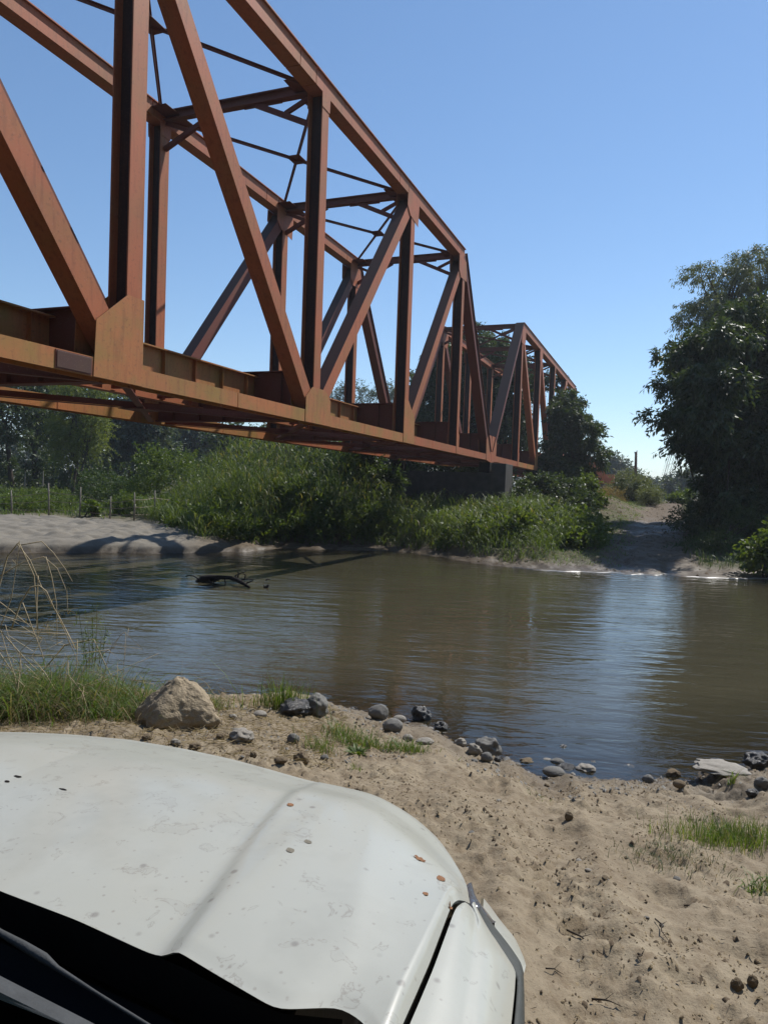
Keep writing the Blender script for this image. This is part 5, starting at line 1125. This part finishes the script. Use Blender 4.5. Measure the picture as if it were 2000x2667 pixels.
# wheels
for sx in (0.0, 2 * SC):
    for yy in (.96, -2.2):
        sgn = 1 if sx == 0 else -1; cx_ = sx - sgn * .145; w_ = MB(); r0 = .375; cz = r0 - .01
        ring = []
        for a_, rr_ in ((-.12, .30), (-.125, .35), (-.10, r0), (.10, r0), (.125, .35), (.12, .30), (.09, .23)):
            ring.append([Vector((cx_ + sgn * a_, yy + rr_ * cos(t), cz + rr_ * sin(t))) for t in [2 * pi * i / 40 for i in range(41)]])
        grid_mb(w_, ring, sgn < 0)
        for i in range(40):
            t = 2 * pi * i / 40
            for a_ in (-.075, 0, .075): w_.bar((cx_ + a_ - .03, yy + (r0 + .006) * cos(t + a_), cz + (r0 + .006) * sin(t + a_)), (cx_ + a_ + .03, yy + (r0 + .006) * cos(t + a_), cz + (r0 + .006) * sin(t + a_)), .035, .014, up=(0, cos(t + a_), sin(t + a_)))
        wh = w_.build('wheel', TYRE, truck, smooth=False); rm = MB(); rm.tube([(cx_ - .1, yy, cz), (cx_ + sgn * .075, yy, cz)], .235, 24)
        for i in range(6): t = i * pi / 3; rm.bar((cx_ + sgn * .085, yy, cz), (cx_ + sgn * .085, yy + .2 * cos(t), cz + .2 * sin(t)), .05, .03, up=(1, 0, 0))
        rm.build('rim', CHROME, wh)
# inner well, body sides, cab
MB().box(SC - .72, SC + .72, .70, 1.50, .45, .96).build('engine_bay', BLK, truck)
BR = [(-.012, .62), (-.0, .42), (-.012, 1.02), (-.06, 1.10)]
for sg in (1, -1):
    def X_(x_): return x_ if sg > 0 else 2 * SC - x_
    mb = MB(); pts = [(X_(-.05), 1.06), (X_(-.012), 1.0), (X_(0), .8), (X_(-.005), .55), (X_(-.04), .38)]
    grid_mb(mb, [[Vector((x_, t, z_)) for x_, z_ in pts] for t in (.50, -.45, -.62)], sg < 0); mb.build('door', PAINT, truck, smooth=True)
    mb = MB(); grid_mb(mb, [[Vector((x_, t, z_)) for x_, z_ in pts] for t in (-.63, -1.72)], sg < 0); grid_mb(mb, [[Vector((x_, t, z_)) for x_, z_ in pts] for t in (-2.7, -3.4)], sg < 0); mb.add([(X_(-.05), -1.7, 1.06), (X_(-.05), -2.72, 1.06), (X_(-.0), -2.72, .86), (X_(-.0), -1.7, .86)], [(0, 1, 2, 3)]); mb.build('bed_side', PAINT, truck, smooth=True)
    MB().tube([(X_(-.19), .60, 1.08), (X_(-.27), .25, 1.42), (X_(-.33), -.05, 1.68)], .030, 8).build('windshield_pillar', PAINT, truck, smooth=True)
    MB().tube([(X_(-.08), -.62, 1.07), (X_(-.33), -.70, 1.68)], .035, 8).build('rear_pillar', PAINT, truck, smooth=True)
MB().box(2 * SC + .31, -.31, -.72, -.03, 1.67, 1.72).build('roof', PAINT, truck, bevel=.02)
MB().box(2 * SC + .08, -.08, -3.4, -.7, .55, .60).build('truck_bed_floor', BLK, truck); MB().box(2 * SC + .06, -.06, -.75, -.70, .6, 1.07).build('cab_rear_wall', PAINT, truck)
MB().box(2 * SC + .05, -.05, -3.43, -3.39, .5, 1.06).build('tailgate', PAINT, truck); MB().box(2 * SC + .1, -.1, -.6, .45, .40, .46).build('cabin_floor', BLK, truck); MB().box(2 * SC + .2, -.2, -.35, -.15, .46, 1.35).build('seat_back', BLK, truck, bevel=.03); MB().box(2 * SC + .1, -.12, .33, .60, .6, 1.02).build('dashboard', BLK, truck, bevel=.03)
# cowl, wiper, seal, windscreen
cw = [Vector((SC, .955, 1.05)), Vector((SC + .3, .90, 1.05)), Vector((-.30, .79, 1.04)), Vector((-.17, .74, 1.03))]
sl_in = [T(-120, 2478, -.665), T(0, 2541, -.665), T(235, 2660, -.665), T(420, 2760, -.665), T(600, 2870, -.665)]
sl_out = [T(-120, 2535, -.655), T(0, 2597, -.655), T(140, 2672, -.655), T(300, 2770, -.655), T(470, 2890, -.655)]
Sa, Sb = resample(sl_in, 12, 1), resample(sl_out, 12, 1)
def halfboth(G_): return G_
cowl = [[p_ + Vector((0, .02, -.10)) for p_ in resample(rear[:9], 12, 1)], [p_ + Vector((0, -.01, -.09)) for p_ in Sa], [p_ + Vector((0, -.002, -.012)) for p_ in Sa]]
both('cowl_panel', cowl, BLK); both('cowl_wall', [[p_ + Vector((0, .03, -.10)) for p_ in resample(rear[:9], 12, 1)], [p_ + Vector((0, .012, -.012)) for p_ in resample(rear[:9], 12, 1)]], BLK)
both('windscreen_seal', [Sa, [a.lerp(b_, .5) + Vector((0, 0, .003)) for a, b_ in zip(Sa, Sb)], Sb], SEAL)
tp_ = [Vector((SC + .0, -.04, 1.69)), Vector((-.34, -.04, 1.68))]
Tg = resample(tp_, 12, 0); Sb2 = sorted([Vector(p_) for p_ in Sb], key=lambda q: q.x); Sb2[0] = Vector((SC, Sb2[0].y + .01, Sb2[0].z))
both('windscreen', [[Sb2[i].lerp(Tg[i], t) + Vector((0, 0, .10 * sin(pi * t))) for i in range(12)] for t in (0, .25, .5, .75, 1)], GLASS)
wp = [T(-60, 2385, -.662), T(0, 2428, -.662), T(60, 2462, -.66), T(115, 2495, -.66), T(150, 2522, -.665), T(250, 2585, -.668), T(390, 2672, -.672), T(520, 2750, -.675)]
MB().tube(wp, [.0035, .0045, .006, .0065, .0035, .0022, .0022, .002], 6).build('wiper_arm', SEAL, truck, smooth=True)
# rust spots and stains on the paint
def spot(u, v, w, h, m_, seed, z=-.68):
    # find the hood surface under this pixel
    best = None; d = ray(u, v)
    for r in G:
        for p_ in r:
            wv = Vector((p_.x * ch + p_.y * sh, -p_.x * sh + p_.y * ch, p_.z + GZT)) - EYE; e = (wv.normalized() - d.normalized()).length
            if best is None or e < best[0]: best = (e, p_, wv)
    p_ = best[1]; k_ = best[2].y / F_PX; rr = np.random.default_rng(seed); n = 14; fs = best[2].length / -best[2].z
    ring = []
    def hz(x_, y_):
        b2 = min((q_ for r in G for q_ in r if abs(q_.x - x_) < .03 and abs(q_.y - y_) < .03), key=lambda q_: (q_.x - x_) ** 2 + (q_.y - y_) ** 2, default=p_); return b2.z
    for i in range(n):
        t = 2 * pi * i / n; a = .88 + .24 * rr.random(); x_ = p_.x + w * k_ / 2 * cos(t) * a; y_ = p_.y + h * k_ / 2 * fs * sin(t) * a - w * k_ * .12 * cos(t); ring.append(Vector((x_, y_, hz(x_, y_) + .0008)))
    MB().add([Vector((p_.x, p_.y, p_.z + .0009))] + ring, [(0, 1 + i, 1 + (i + 1) % n) for i in range(n)]).build('rust_spot', m_, truck)
spot(1092, 2241, 34, 12, RUST, 1); spot(1150, 2287, 26, 16, RUST, 2); spot(1113, 2329, 16, 10, RUST, 3); spot(760, 2095, 18, 9, RUST, 4); spot(1168, 2362, 10, 10, RUST, 5)
DIRT = m_simple('dried_dirt', (.20, .18, .14), .9, 60, .4, .3, .2)
for k_, (u, v, w, h) in enumerate(((166, 2058, 28, 3), (30, 1989, 26, 4), (12, 2015, 18, 4), (800, 2195, 22, 8), (760, 2215, 24, 10))): spot(u, v, w, h, DIRT if k_ > 2 else WOOD_DARK, 20 + k_)

# ------------------------------------------------------------------ the air
m, nt, out = mat('thin_haze'); pv = N(nt, 'ShaderNodeVolumePrincipled', Density=.00045, Anisotropy=.3); pv.inputs['Color'].default_value = (.86, .92, 1, 1)
nt.links.new(pv.outputs[0], out.inputs['Volume']); m.cycles.homogeneous_volume = True if hasattr(m.cycles, 'homogeneous_volume') else None
hz_ = MB().box(-1600, 1600, -1600, 1900, -3, 45).build('haze', m); tag(hz_, kind='stuff')
